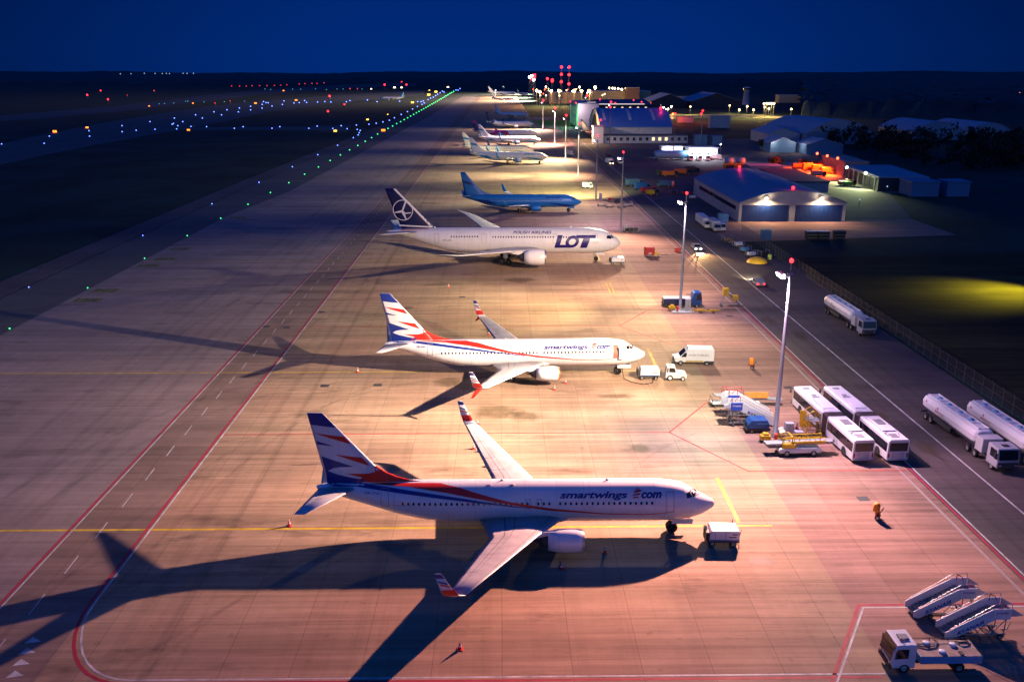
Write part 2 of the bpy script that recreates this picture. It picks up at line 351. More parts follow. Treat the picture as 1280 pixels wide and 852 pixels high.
line(curve, .27, .005, PR); line([(x+.38, y + (.38 if y < 60 else 0)) for x, y in curve], .16, .006, PW)
line([(-42.1, 30), (-42.1, 700)], .24, .005, PR); line([(-41.75, 30), (-41.75, 700)], .14, .006, PW)
b = MB()
for k in range(60): line([(-38.9, 50+k*6.2), (-39.05, 53.0+k*6.2)], .12, .006, PW, b)
tag(b.build('marking', PW), None, None, kind='structure')
line([(45.9, 20), (45.9, 880)], .26, .005, PR); line([(46.3, 20), (46.3, 880)], .16, .006, PW); line([(44.6, 20), (44.6, 880)], .34, .005, mat('marking_worn', (.36, .27, .25), .7))
line([(52.75, 20), (52.75, 222)], .22, .005, PW); line([(52.75, 222), (52.4, 560)], .24, .005, PW)
line([(21.1, 53), (28.6, 61.4), (46, 61.4)] if 0 else [(23.9, 52.3), (30.1, 62.5), (45.6, 62.5)], .16, .009, PW)
line([(23.5, 52.3), (29.85, 62.85), (45.6, 62.85)], .26, .006, PR)
for Y0, dy, fy in ((99.6, 10.2, -11.1), (147.0, 11, -10.6), (229, 12, -11), (262, 9, -9)):
    line([(-34.4, Y0), (20.8, Y0), (27.8, Y0+dy), (31.5, Y0+dy)], .22, .005, PRD)
    line([(20.8, Y0), (27.6, Y0+fy), (45.3, Y0+fy)], .20, .006, PRD)
for Y0, x0 in ((76.3, -78), (122.9, -84), (202.6, -84), (282.5, -60), (434, -60), (473, -60), (546, -60), (600, -60)):
    line([(x0, Y0), (26.6 if Y0 < 90 else 24, Y0)], .34 if Y0 < 90 else .3, .004, PY if Y0 < 90 else PYD)
    line([(23.5, Y0+.6), (23.7, Y0+10.6)], .42, .0075, PYD)
for x in (22.2, 23.0): line([(x, 171), (x+.1, 180)], .2, .006, PYD)
line([(22, 180), (25, 182.6)], .22, .007, PYD)
for k in range(5):
    y = 53.2+k*1.35; x = -36.3-.25*k
    sheet('marking', [(x, y), (x+1.2, y+.25), (x+.25, y+.85)], .006, PW)
for px, py, t in ((109, 375, '13R'), (132, 363, 'P12'), (186, 332, '13R'), (207, 323.5, 'P12'), (226, 311, '13R'), (298, 272, 'P12'), (370, 226, '13R')):
    c = G(px, py); a = (c.x, c.y)
    sheet('marking', [(a[0]-2.6, a[1]-1.6), (a[0]+2.6, a[1]-1.6), (a[0]+2.6, a[1]+1.6), (a[0]-2.6, a[1]+1.6)], .005, mat('sign_paint', (.22, .19, .06), .8, dirt=.4))
    o = decal(text_bm(t, a[0]-2.1, a[0]+2.1, a[1]-1.2, a[1]+1.2), lambda u, v: (u, v, .009), 'marking', PK, None); o['kind'] = 'structure'
# manhole covers, drains, patches
b = MB()
for px, py in ((402, 390), (333, 408), (358, 409), (472, 481), (406, 482), (578, 371), (862, 368), (757, 288), (816, 312), (912, 395), (985, 484), (1079, 623)):
    c = G(px, py)
    b.add([(c.x-.6, c.y-.5, .007), (c.x+.6, c.y-.5, .007), (c.x+.6, c.y+.5, .007), (c.x-.6, c.y+.5, .007)], [(0, 1, 2, 3)])
struct(b.build('manhole_cover', DARK))
# oil stains and rubber marks worn into the concrete
def worn(name, col, amount, radial):
    m = bpy.data.materials.new(name); m.use_nodes = True; N = m.node_tree.nodes; L = m.node_tree.links; b = N['Principled BSDF']; b.inputs['Base Color'].default_value = col + (1,); b.inputs['Roughness'].default_value = .6
    t = N.new('ShaderNodeTexCoord'); g = N.new('ShaderNodeNewGeometry'); z = N.new('ShaderNodeTexNoise'); z.inputs['Scale'].default_value = .55 if radial else .25; z.inputs['Detail'].default_value = 7; z.inputs['Roughness'].default_value = .65; L.new(g.outputs['Position'], z.inputs['Vector'])
    s = N.new('ShaderNodeSeparateXYZ'); L.new(t.outputs['UV'], s.inputs[0])
    def M(op, a, c=None):
        x = N.new('ShaderNodeMath'); x.operation = op
        for i, q in enumerate((a, c)):
            if q is None: continue
            if isinstance(q, (int, float)): x.inputs[i].default_value = q
            else: L.new(q, x.inputs[i])
        return x.outputs[0]
    dx = M('MULTIPLY', M('SUBTRACT', s.outputs[0], .5), 2); dy = M('MULTIPLY', M('SUBTRACT', s.outputs[1], .5), 2)
    rr = M('SQRT', M('ADD', M('MULTIPLY', dx, dx), M('MULTIPLY', dy, dy))) if radial else M('ABSOLUTE', dy)
    v = M('SUBTRACT', M('ADD', z.outputs[0], .32 if radial else .45), rr if radial else M('MULTIPLY', rr, .6))
    r = N.new('ShaderNodeMapRange'); r.inputs[1].default_value = .05; r.inputs[2].default_value = .45; r.inputs[3].default_value = 0; r.inputs[4].default_value = amount; L.new(v, r.inputs[0])
    tr = N.new('ShaderNodeBsdfTransparent'); mx_ = N.new('ShaderNodeMixShader'); L.new(r.outputs[0], mx_.inputs[0]); L.new(tr.outputs[0], mx_.inputs[1]); L.new(b.outputs[0], mx_.inputs[2])
    L.new(mx_.outputs[0], N['Material Output'].inputs['Surface']); return m
STAIN = worn('oil_stain', (.12, .085, .04), 0.40, True); RUB = worn('rubber_mark', (.06, .05, .045), .07, False)
rs = random.Random(4); zz = .010
def stain(px, py, w_, h_):
    global zz
    c = G(px, py); zz += .0004; b = MB(); b.uv = [(0, 0), (1, 0), (1, 1), (0, 1)]; b.add([(c.x-w_, c.y-h_, zz), (c.x+w_, c.y-h_, zz), (c.x+w_, c.y+h_, zz), (c.x-w_, c.y+h_, zz)], [(0, 1, 2, 3)]); struct(b.build('ground_stain', STAIN))
for a in ((620, 515, 5, 4), (655, 520, 4, 2.5), (590, 482, 4, 3), (560, 478, 3, 3), (770, 495, 4, 1.5), (840, 640, 2.5, 1.2), (505, 385, 3, 2), (690, 470, 3, 2), (620, 412, 4, 2), (560, 640, 3, 1.5),
          (700, 305, 4, 4), (650, 350, 5, 4), (800, 560, 2, 2), (950, 700, 2.5, 1.5), (1100, 520, 1.6, 3), (1160, 560, 1.8, 3), (960, 400, 1.8, 4), (1000, 420, 1.5, 4)): stain(*a)
def rubber(pts, w_):
    global zz
    zz += .0004; n = 24; P = []
    for i in range(n+1):
        t = i/n; a, b_, c = pts; P.append(((1-t)**2*a[0] + 2*t*(1-t)*b_[0] + t*t*c[0], (1-t)**2*a[1] + 2*t*(1-t)*b_[1] + t*t*c[1]))
    b = MB(); b.uv = []
    for i, p in enumerate(P):
        q = P[min(i+1, n)]; o = P[max(i-1, 0)]; d = Vector((q[0]-o[0], q[1]-o[1])).normalized(); b.v += [(p[0]-d.y*w_/2, p[1]+d.x*w_/2, zz), (p[0]+d.y*w_/2, p[1]-d.x*w_/2, zz)]; b.uv += [(i/n, 0), (i/n, 1)]
    for i in range(n): b.f.append([2*i, 2*i+1, 2*i+3, 2*i+2]); b.m.append(0); b.sm.append(False)
    struct(b.build('tyre_mark', RUB))
for Y0 in (76.3, 122.9, 202.6, 282.5):
    for off in (-2.9, 2.9):
        rubber(((-52-off, Y0-70), (-52-off*.7, Y0+off), (-12, Y0+off)), .7)
        rubber(((-38+off, Y0-95), (-38+off, Y0-6+off), (-5, Y0+off*.8)), .5)
for x in (-57, -51.5, -46, -30, -26.5): rubber(((x, 40), (x+rs.uniform(-2, 2), 240), (x+rs.uniform(-3, 3), 520)), .9)
for x in (48.5, 50.6, 55.3, 57.4): rubber(((x, 35), (x, 130), (x, 240)), .5)
for k in range(3): x = rs.uniform(-15, 40); y = rs.uniform(56, 150); rubber(((x, y), (x+rs.uniform(-6, 6), y+rs.uniform(5, 14)), (x+rs.uniform(8, 16), y+rs.uniform(10, 18))), .28)
# yellowish field patch behind the fence and far strip roads
sheet('field', [(68, 100), (260, 100), (260, 225), (68, 205)], -.03, FIELD)
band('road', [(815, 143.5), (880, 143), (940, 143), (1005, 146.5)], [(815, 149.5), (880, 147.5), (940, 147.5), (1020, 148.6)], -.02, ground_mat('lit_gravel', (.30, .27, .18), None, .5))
band('road', [(1130, 128), (1200, 128), (1290, 139)], [(1130, 130), (1200, 133), (1290, 146)], -.02, TAXI)
# forest to the horizon: one wooded mass on each side of the airfield
def forest(y0, y1, x0, x1, h, nx, ny, seed, nm='woods'):
    rnd = random.Random(seed); V = []; F = []
    for j in range(ny+1):
        t = j/ny; y = y0*(y1/y0)**t
        for i in range(nx+1):
            x = (x0 + (x1-x0)*i/nx)*(y/y0)
            e = min(1, j*1.0)
            V.append((x + rnd.uniform(-1, 1)*8, y, (0 if j == 0 else h*(.72+.5*rnd.random()))))
    for j in range(ny):
        for i in range(nx): a = j*(nx+1)+i; F.append((a, a+1, a+nx+2, a+nx+1))
    b = MB(); b.add(V, F); o = b.build(nm, mat('forest', (.020, .045, .050), .95, dirt=.5, scale=.02)); o['kind'] = 'stuff'; return o
hb = MB(); rh = random.Random(9); HV = []
for i in range(241):
    x = -16000+i*133; HV.append(44 + 14*math.sin(i*.11+1) + 8*math.sin(i*.37) + rh.uniform(0, 9))
hb.add([(-16000+i*133, 14000, 0) for i in range(241)] + [(-16000+i*133, 15500, HV[i]) for i in range(241)] + [(-16000+i*133, 17500, 0) for i in range(241)], [(i, i+1, 242+i, 241+i) for i in range(240)] + [(241+i, 242+i, 483+i, 482+i) for i in range(240)])
tag(hb.build('hills', mat('forest', (.020, .045, .050), .95, dirt=.5, scale=.02)), None, None, kind='structure')
forest(3700, 13000, -5200, 4200, 17, 420, 40, 3)
forest(900, 3690, 300, 1500, 14, 150, 44, 5, 'trees')
def ribbed(m, ax, step, k=.6, wd=.14):      # standing seams of sheet metal, part of its surface
    n = m.node_tree; N = n.nodes; L = n.links; b = N['Principled BSDF']; src = b.inputs['Base Color'].links[0].from_socket
    t = N.new('ShaderNodeTexCoord'); sp_ = N.new('ShaderNodeSeparateXYZ'); L.new(t.outputs['Object'], sp_.inputs[0])
    d = N.new('ShaderNodeMath'); d.operation = 'DIVIDE'; d.inputs[1].default_value = step; L.new(sp_.outputs[ax], d.inputs[0])
    f = N.new('ShaderNodeMath'); f.operation = 'FRACT'; L.new(d.outputs[0], f.inputs[0]); g = N.new('ShaderNodeMath'); g.operation = 'LESS_THAN'; g.inputs[1].default_value = wd; L.new(f.outputs[0], g.inputs[0])
    r = N.new('ShaderNodeMapRange'); r.inputs[3].default_value = 1; r.inputs[4].default_value = k; L.new(g.outputs[0], r.inputs[0])
    x = N.new('ShaderNodeMixRGB'); x.blend_type = 'MULTIPLY'; x.inputs[0].default_value = 1; L.new(src, x.inputs[1]); L.new(r.outputs[0], x.inputs[2]); L.new(x.outputs[0], b.inputs['Base Color'])
FUSW = mat('fuselage_white', (.79, .79, .81), .28, dirt=.07, scale=.35, coat=.3); ribbed(FUSW, 0, 2.55, .80, .02); ribbed(FUSW, 0, 6.1, .86, .012)
# ------------------------------------------------------------------ airliners (nose at +X end, origin on the ground under the nose)
def hermite(tab, s, k):
    n = len(tab)
    if s <= tab[0][0]: return tab[0][k]
    if s >= tab[-1][0]: return tab[-1][k]
    for i in range(n-1):
        if s <= tab[i+1][0]: break
    def sl(a, b): return (tab[b][k]-tab[a][k])/(tab[b][0]-tab[a][0])
    d = sl(i, i+1); da = sl(i-1, i) if i > 0 else d; db = sl(i+1, i+2) if i < n-2 else d
    m0 = 0 if da*d <= 0 and i > 0 else 2*da*d/(da+d) if i > 0 and da+d else d
    m1 = 0 if db*d <= 0 and i < n-2 else 2*db*d/(db+d) if i < n-2 and db+d else d
    h = tab[i+1][0]-tab[i][0]; t = (s-tab[i][0])/h
    return ((2*t**3-3*t*t+1)*tab[i][k] + (t**3-2*t*t+t)*h*m0 + (-2*t**3+3*t*t)*tab[i+1][k] + (t**3-t*t)*h*m1)
B737 = dict(L=38.0, tab=[(0, 3.0, 3.06, .04), (.12, 2.72, 3.36, .32), (.5, 2.46, 3.60, .60), (1.0, 2.2, 3.88, .92), (1.7, 1.92, 4.24, 1.23), (2.4, 1.73, 4.68, 1.46), (3.2, 1.58, 5.12, 1.67), (4.5, 1.48, 5.38, 1.8), (6, 1.45, 5.5, 1.88),
        (24.5, 1.45, 5.5, 1.88), (27, 1.62, 5.5, 1.86), (29.5, 2.1, 5.5, 1.72), (32, 2.85, 5.5, 1.42), (34.5, 3.65, 5.48, 1.02), (36.5, 4.3, 5.36, .62), (37.6, 4.68, 5.22, .36), (38.0, 4.85, 5.1, .2)],
    wing=dict(root=(14.6, 1.2, 2.15, 8.0), kink=(17.3, 6.0, 2.85, 4.2), tip=(23.2, 17.0, 4.2, 1.45)), fin=dict(b=(30.75, 37.0, 5.3), t=(37.0, 38.45, 12.5), dorsal=1),
    stab=dict(root=(34.1, .5, 5.05, 3.6), tip=(37.5, 7.15, 5.9, 1.0)), eng=dict(s=(12.95, 16.8), y=4.85, z=1.85, r=1.03), nose=(4.0, .34, .55), main=(19.7, 2.86, .56), fair=(13.0, 22.5),
    win=(6.3, 29.6, .508, 4.05, (17.1,)), doors=((4.25, 4.97), (31.0, 31.75)), cock='b')
B787 = dict(L=54.9, tab=[(0, 4.15, 4.2, .05), (.15, 3.75, 4.65, .45), (.6, 3.3, 5.15, 1.0), (1.4, 2.8, 5.8, 1.6), (2.4, 2.4, 6.45, 2.05), (3.6, 2.1, 7.0, 2.4), (5.2, 1.9, 7.45, 2.68), (7.5, 1.8, 7.75, 2.86), (9, 1.8, 7.78, 2.88),
        (36, 1.8, 7.78, 2.88), (40, 2.3, 7.78, 2.8), (44, 3.4, 7.76, 2.45), (48, 4.8, 7.66, 1.8), (51.5, 6.0, 7.45, 1.1), (54, 6.75, 7.2, .5), (54.9, 6.95, 7.1, .22)],
    wing=dict(root=(18.5, 2.0, 3.0, 12.8), kink=(24.0, 9.3, 4.0, 6.6), tip=(35.6, 27.0, 6.6, 2.4)), fin=dict(b=(43.6, 51.4, 7.6), t=(52.4, 55.0, 16.9), dorsal=None),
    stab=dict(root=(47.2, .9, 6.9, 6.2), tip=(53.4, 9.9, 7.9, 2.0)), eng=dict(s=(17.8, 23.6), y=9.8, z=2.75, r=1.72), nose=(5.6, .5, .5), main=(27.0, 4.9, .68), fair=(18, 32),
    win=(7.2, 43, .61, 6.1, (15, 31.9)), doors=((5.6, 6.7), (15.0, 16.0), (31.5, 32.6), (42.5, 43.6)), cock='w')
def scaled(B, L):
    k = L/38.45; T = dict(B); T['L'] = B['L']*k; T['tab'] = [(a*k, b, c, d) for a, b, c, d in B['tab']]
    def q(p): return (p[0]*k,)+tuple(p[1:])
    T['wing'] = {a: q(v) for a, v in B['wing'].items()}; T['fin'] = dict(b=(B['fin']['b'][0]*k+.0, B['fin']['b'][1]*k, 5.3), t=(B['fin']['t'][0]*k, B['fin']['t'][1]*k, B['fin']['t'][2]), dorsal=None)
    T['stab'] = {a: q(v) for a, v in B['stab'].items()}; T['eng'] = dict(B['eng']); d = B['eng']['s'][0]*(k-1); T['eng']['s'] = tuple(a+d for a in B['eng']['s'])
    T['nose'] = q(B['nose']); T['main'] = q(B['main']); T['fair'] = tuple(a*k for a in B['fair']); T['win'] = (6.3, 29.6*k, .508, 4.05, (17.1*k,)); T['doors'] = ((4.25, 4.97), (31*k, 31.75*k))
    return T
def aero(u, t): return 5*t*(.2969*math.sqrt(max(u, 0)) - .126*u - .3516*u*u + .2843*u**3 - .1036*u**4)
US = [0, .012, .04, .1, .2, .32, .45, .6, .75, .88, 1]
def foil(secs):     # secs: (LE vector, chord, thickness ratio, normal vector); chord runs towards -X
    b = MB(); b.uv = []; n = len(US); m = 2*n-2
    for k, (le, c, t, nv) in enumerate(secs):
        le = Vector(le); nv = Vector(nv).normalized()
        for u, sg in [(u, 1) for u in US] + [(u, -1) for u in US[-2:0:-1]]:
            b.v.append(tuple(le + Vector((-u*c, 0, 0)) + nv*sg*aero(u, t)*c)); b.uv.append((u, k/(len(secs)-1)))
    for k in range(len(secs)-1):
        for i in range(m): b.f.append([k*m+i, k*m+(i+1) % m, (k+1)*m+(i+1) % m, (k+1)*m+i]); b.m.append(0); b.sm.append(True)
    for k in (0, len(secs)-1):
        for i in range(n-1):
            lo = lambda j: k*m + (0 if j == 0 else (2*n-2-j) if j < n-1 else n-1)
            q = [k*m+i, k*m+i+1, lo(i+1), lo(i)]
            q = list(dict.fromkeys(q))
            if len(q) > 2: b.f.append(q); b.m.append(0); b.sm.append(False)
    return b
def wing_mat(name, col, edge=(.62, .62, .64)):
    if name in MATS: return MATS[name]
    m = bpy.data.materials.new(name); m.use_nodes = True; N = m.node_tree.nodes; L = m.node_tree.links; b = N['Principled BSDF']
    b.inputs['Roughness'].default_value = .38
    uv = N.new('ShaderNodeTexCoord'); sp_ = N.new('ShaderNodeSeparateXYZ'); L.new(uv.outputs['UV'], sp_.inputs[0])
    def M(op, a, c=None):
        x = N.new('ShaderNodeMath'); x.operation = op
        for i, q in enumerate((a, c)):
            if q is None: continue
            if isinstance(q, (int, float)): x.inputs[i].default_value = q
            else: L.new(q, x.inputs[i])
        return x.outputs[0]
    def near(v, p, w_): return M('LESS_THAN', M('ABSOLUTE', M('SUBTRACT', v, p)), w_)
    u, v = sp_.outputs[0], sp_.outputs[1]
    lines = M('MAXIMUM', near(u, .70, .008), near(u, .13, .006))
    lines = M('MAXIMUM', lines, M('MULTIPLY', near(u, .56, .005), M('LESS_THAN', v, .72)))
    seg = None
    for p in (.30, .47, .72, .93): lines = M('MAXIMUM', lines, M('MULTIPLY', near(v, p, .0022), M('GREATER_THAN', u, .56)))
    nz = N.new('ShaderNodeTexNoise'); nz.inputs['Scale'].default_value = .9; nz.inputs['Detail'].default_value = 6; L.new(uv.outputs['Object'], nz.inputs['Vector'])
    mr = N.new('ShaderNodeMapRange'); mr.inputs[1].default_value = .35; mr.inputs[2].default_value = .7; mr.inputs[3].default_value = 1.03; mr.inputs[4].default_value = .78; L.new(nz.outputs[0], mr.inputs[0])
    x = N.new('ShaderNodeMixRGB'); x.blend_type = 'MULTIPLY'; x.inputs[0].default_value = 1; x.inputs[1].default_value = tuple(col)+(1,); L.new(mr.outputs[0], x.inputs[2])
    y = N.new('ShaderNodeMixRGB'); L.new(lines, y.inputs[0]); L.new(x.outputs[0], y.inputs[1]); y.inputs[2].default_value = (.10, .09, .09, 1)
    z = N.new('ShaderNodeMixRGB'); L.new(M('LESS_THAN', u, .045), z.inputs[0]); L.new(y.outputs[0], z.inputs[1]); z.inputs[2].default_value = tuple(edge)+(1,)
    L.new(z.outputs[0], b.inputs['Base Color']); MATS[name] = m; return m
WING = wing_mat('wing_grey', (.50, .49, .48)); WINGB = wing_mat('wing_blue', (.10, .25, .48)); STABM = wing_mat('tail_grey', (.62, .62, .63))
def airliner(name, label, loc, rz=0, B=B737, body=WHITE, fin=None, engm=None, lip=METAL, winglet='blend', wlm=WHITE, wing=WING, stab=STABM, detail=2, gear=True, group=None, group_only=False):
    root = thing(name, label, 'airliner', loc, rz, group); tab = B['tab']; L_ = B['L']
    zb = lambda s: hermite(tab, s, 1); zt = lambda s: hermite(tab, s, 2); hw = lambda s: hermite(tab, s, 3)
    def ys(s, z):
        a, c = zb(s), zt(s); r = (c-a)/2; q = (z-(a+c)/2)/r
        return hw(s)*math.sqrt(max(0.0, 1-q*q))
    # fuselage
    st = sorted(set([t[0] for t in tab] + [i*(.45 if detail > 1 else 1.2) for i in range(1, int(L_/(.45 if detail > 1 else 1.2)))] + [.05, .25, .35, .7, .85, 1.3, 2.0]))
    n = 48 if detail > 1 else 24; V = []; F = []
    for s in st:
        a, c, h = zb(s), zt(s), hw(s)
        for i in range(n): t = 2*math.pi*i/n; V.append((-s, math.cos(t)*h, (a+c)/2 + math.sin(t)*(c-a)/2))
    for k in range(len(st)-1):
        for i in range(n): F.append((k*n+i, k*n+(i+1) % n, (k+1)*n+(i+1) % n, (k+1)*n+i))
    b = MB(); b.add(V, F, 0, True); b.add(V[:n], [tuple(range(n))]); b.add(V[-n:], [tuple(range(n))])
    b.build('fuselage', body, root)
    f0, f1 = B['fair']; k = 28; V = []; F = []       # wing to body fairing
    for i in range(k+1):
        s = f0 + (f1-f0)*i/k; e = math.sin(math.pi*i/k)**.6 if 0 < i < k else 0
        zc = zb(s) + .75*(zt(s)-zb(s))/4; hh = (zt(s)-zb(s))*.235*e + .02; ww = (hw((f0+f1)/2)+.12)*(.35+.65*e)
        for j in range(20): t = 2*math.pi*j/20; V.append((-s, math.cos(t)*ww, zc + math.sin(t)*hh*1.02))
    for i in range(k):
        for j in range(20): F.append((i*20+j, i*20+(j+1) % 20, (i+1)*20+(j+1) % 20, (i+1)*20+j))
    b = MB(); b.add(V, F, 0, True); b.build('wing_fairing', body, root)
    # wings
    Wg = B['wing']; wt = Wg['tip']; big = B is B787
    for sg in (-1, 1):
        up = (0, -sg*.10, 1); rt, kk = Wg['root'], Wg['kink']
        S = [((-rt[0], sg*rt[1], rt[2]), rt[3], .12, up), ((-kk[0], sg*kk[1], kk[2]), kk[3], .11, up)]
        for j in range(1, 5):
            t = j/4; bend = (t*t*.6 if big else 0)
            S.append(((-(kk[0]+(wt[0]-kk[0])*t), sg*(kk[1]+(wt[1]-kk[1])*t), kk[2]+(wt[2]-kk[2])*t + (bend*0)), kk[3]+(wt[3]-kk[3])*t, .10, up))
        if big: S += [((-38.2, sg*29.0, 7.1), 1.3, .1, up), ((-40.0, sg*30.0, 7.4), .25, .1, up)]
        wo = foil(S).build('wing', wing, root)
        s0, y0, z0, c0 = wt
        if winglet in ('blend', 'split'):
            dz = 2.5; P = [((-s0, sg*y0, z0), c0, .09, up), ((-(s0+.45), sg*(y0+.42), z0+.22), c0*.84, .09, (0, -sg*.7, .7)), ((-(s0+.85), sg*(y0+.62), z0+.7), c0*.7, .09, (0, -sg*1, .25)), ((-(s0+1.75), sg*(y0+.98), z0+dz), .55, .09, (0, -sg*1, .15))]
            wl = foil(P).build('winglet', wlm[0] if isinstance(wlm, tuple) else wlm, wo)
            if isinstance(wlm, tuple) and detail > 0:      # banded winglet
                def wy(z, o=.04): return sg*(y0 + .62 + .36*(z-z0-.7)/(dz-.7) if z > z0+.7 else y0+.42+.2*(z-z0-.22)/.48)
                def LE(z): return s0 + .45 + (z-z0-.22)/(dz-.22)*1.3
                def CH(z): return c0*.84 + (.55-c0*.84)*(z-z0-.22)/(dz-.22)
                def strip_(za, zc, ua, ub, tilt, m_):
                    for sd in (-1, 1):
                        def mp(u, v):
                            z = z0 + v; return (-(LE(z)+u*CH(z)), wy(z) + sd*(aero(max(.02, min(.98, u)), .09)*CH(z)+.035), z)
                        decal(poly_bm([[(ua, za), (ub, za+tilt), (ub, zc+tilt), (ua, zc)]]), mp, 'winglet_band', m_, wo, (.12, .3))
                strip_(2.05, 2.48, .02, .98, 0, wlm[1]); strip_(.3, .95, .02, .98, -.05, wlm[2])
                strip_(1.45, 1.62, .15, .9, .2, wlm[1]); strip_(1.15, 1.32, .1, .85, .2, wlm[2])
            if winglet == 'split':
                P = [((-(s0+.5), sg*(y0+.3), z0+.05), c0*.6, .09, (0, sg*.8, .5)), ((-(s0+1.7), sg*(y0+.95), z0-.95), .35, .09, (0, sg*.8, .5))]
                foil(P).build('lower_winglet', wlm[2] if isinstance(wlm, tuple) else wlm, wo)
        if detail:       # flap track fairings
            for yy, ss in ((kk[1]-1.2, kk[0]+kk[3]-.5), (kk[1]+2.6, kk[0]+kk[3]+.1), (kk[1]+5.6, kk[0]+kk[3]+.9)) if not big else ((7, 31.0), (12, 32.0), (16.5, 33.5)):
                q = kk[2] + (wt[2]-kk[2])*(yy-kk[1])/(wt[1]-kk[1]); l = 2.2 if not big else 3.8
                fb = MB(); fb.lathe([(-l/2, .01), (-l*.3, .10*l/2.2), (0, .17*l/2.2), (l*.3, .14*l/2.2), (l/2, .02)], (-ss, sg*yy, q-.28), 'x', 10); fb.build('flap_fairing', LGREY, wo)
    # tail surfaces
    fn = B['fin']; fb_, ft = fn['b'], fn['t']
    def fle(z): return fb_[0] + (ft[0]-fb_[0])*(z-fb_[2])/(ft[2]-fb_[2])
    def fte(z): return fb_[1] + (ft[1]-fb_[1])*(z-fb_[2])/(ft[2]-fb_[2])
    b4 = B is B737 or fn['dorsal'] is None and not big
    S = [((-fle(z), 0, z), fte(z)-fle(z), .10, (0, 1, 0)) for z in [fb_[2]-.5, fb_[2]] + [fb_[2]+(ft[2]-fb_[2])*j/6 for j in range(1, 7)]]
    fo = foil(S).build('tail_fin', fin or body, root)
    if fn['dorsal']:
        b = MB(); Q = [(27.6, 5.44, .02), (28.4, 5.54, .05), (29.3, 5.70, .09), (30.3, 6.0, .13), (31.2, 6.42, .16), (31.9, 6.86, .16), (32.3, 7.14, .15)]; V = []
        for s, z, h in Q: V += [(-s, -h, min(z-.05, 5.2)), (-s, -h*.55, z-.12), (-s, 0, z), (-s, h*.55, z-.12), (-s, h, min(z-.05, 5.2))]
        b.add(V, [(i*5+j, i*5+j+1, i*5+j+6, i*5+j+5) for i in range(6) for j in range(4)], 0, True); b.build('dorsal_fin', RED if body is FUSW and detail > 1 else body, root)
    sb = B['stab']
    for sg in (-1, 1):
        r_, t_ = sb['root'], sb['tip']
        foil([((-r_[0], sg*r_[1], r_[2]), r_[3], .09, (0, 0, 1)), ((-t_[0], sg*t_[1], t_[2]), t_[3], .09, (0, 0, 1))]).build('tailplane', stab, root)
    # engines
    E = B['eng']; es, ee = E['s']; r = E['r']; le = ee-es
    for sg in (-1, 1):
        c = (-es, sg*E['y'], E['z'])
        e = MB(); e.lathe([(-.02*le, r*.90), (-.06*le, r*.97), (-.2*le, r*1.05), (-.4*le, r*1.06), (-.62*le, r*1.0), (-.86*le, r*.84), (-.86*le, r*.80), (-.6*le, r*.86)], c, 'x', 36)
        eo = e.build('engine', engm or body, root)
        l = MB(); l.lathe([(-.02*le, r*.905), (0, r*.88), (-.005*le, r*.83), (-.05*le, r*.80), (-.12*le, r*.79), (-.065*le, r*.98), (-.02*le, r*.92)][:5], c, 'x', 36)
        l.lathe([(-.06*le, r*.975), (-.02*le, r*.91), (-.0*le, r*.88)], c, 'x', 36); l.build('intake_lip', lip, eo)
        l = MB(); l.lathe([(-.12*le, r*.79), (-.6*le, r*.8)], c, 'x', 24, 0); l.lathe([(-.14*le, r*.79), (-.15*le, r*.3), (-.05*le, .02)], c, 'x', 24); l.build('fan', DARK, eo)
        l = MB(); l.lathe([(-.7*le, r*.62), (-.9*le, r*.56), (-1.04*le, r*.42), (-1.04*le, r*.36)], c, 'x', 24); l.lathe([(-.95*le, r*.35), (-1.22*le, .03)], c, 'x', 16); l.build('exhaust_cone', DARK, eo)
        wz = Wg['root'][2] + (kk[2]-Wg['root'][2])*(E['y']-Wg['root'][1])/(kk[1]-Wg['root'][1])
        l = MB(); wle = Wg['root'][0] + (kk[0]-Wg['root'][0])*(E['y']-Wg['root'][1])/(kk[1]-Wg['root'][1])
        l.prism([(-es-.3*le, E['z']+r*.95), (-wle-.2, wz+.12), (-wle-le*.55, wz-.1), (-ee-.1*le, E['z']+r*.35), (-ee+.3*le, E['z']+r*.5)], sg*E['y']-.16, sg*E['y']+.16); l.build('pylon', engm or body, eo)
    # gear
    if gear:
        s_, wx, wr = B['nose']; g = MB(); g.tube((-s_, 0, wr), (-s_+.1, 0, zb(s_)+.3), .08, .1, 8, 0); g.tube((-s_, -.3, wr), (-s_, .3, wr), .06, .06, 8); g.tube((-s_+.05, 0, wr+.5), (-s_-.9, 0, zb(s_)+.1), .05, .05, 6)
        go = g.build('nose_gear', METAL, root)
        for sd in (-1, 1):
            q = MB(); q.lathe([(-.11, wr*.55), (-.12, wr*.9), (-.06, wr), (.06, wr), (.12, wr*.9), (.11, wr*.55), (.06, wr*.5), (.06, .01)], (-s_, sd*.21, wr), 'y', 20); q.build('wheel', BLACK, go)
        for sd in (-1, 1):
            q = MB(); q.box(-s_-.1, -s_+1.9, sd*.55-.03, sd*.55+.03, zb(s_)-.38, zb(s_)+.12); q.build('gear_door', body, go)
        s_, my, wr = B['main']
        for sg in (-1, 1):
            g = MB(); zz = Wg['root'][2]+.2; g.tube((-s_, sg*my, wr), (-s_, sg*(my+.1), zz), .13, .15, 8); g.tube((-s_, sg*my, wr+.3), (-s_, sg*(my-1.4), zz-.2), .07, .07, 6)
            xs = (-.75, .75) if big else (0,)
            if big: g.tube((-s_-.75, sg*my, wr), (-s_+.75, sg*my, wr), .12, .12, 8)
            for dx in xs: g.tube((-s_+dx, sg*my-.5, wr), (-s_+dx, sg*my+.5, wr), .09, .09, 8)
            g.box(-s_-.5, -s_+.5, sg*(my+.32)-.02, sg*(my+.32)+.02, wr+.9, zz)
            go = g.build('main_gear', LGREY, root)
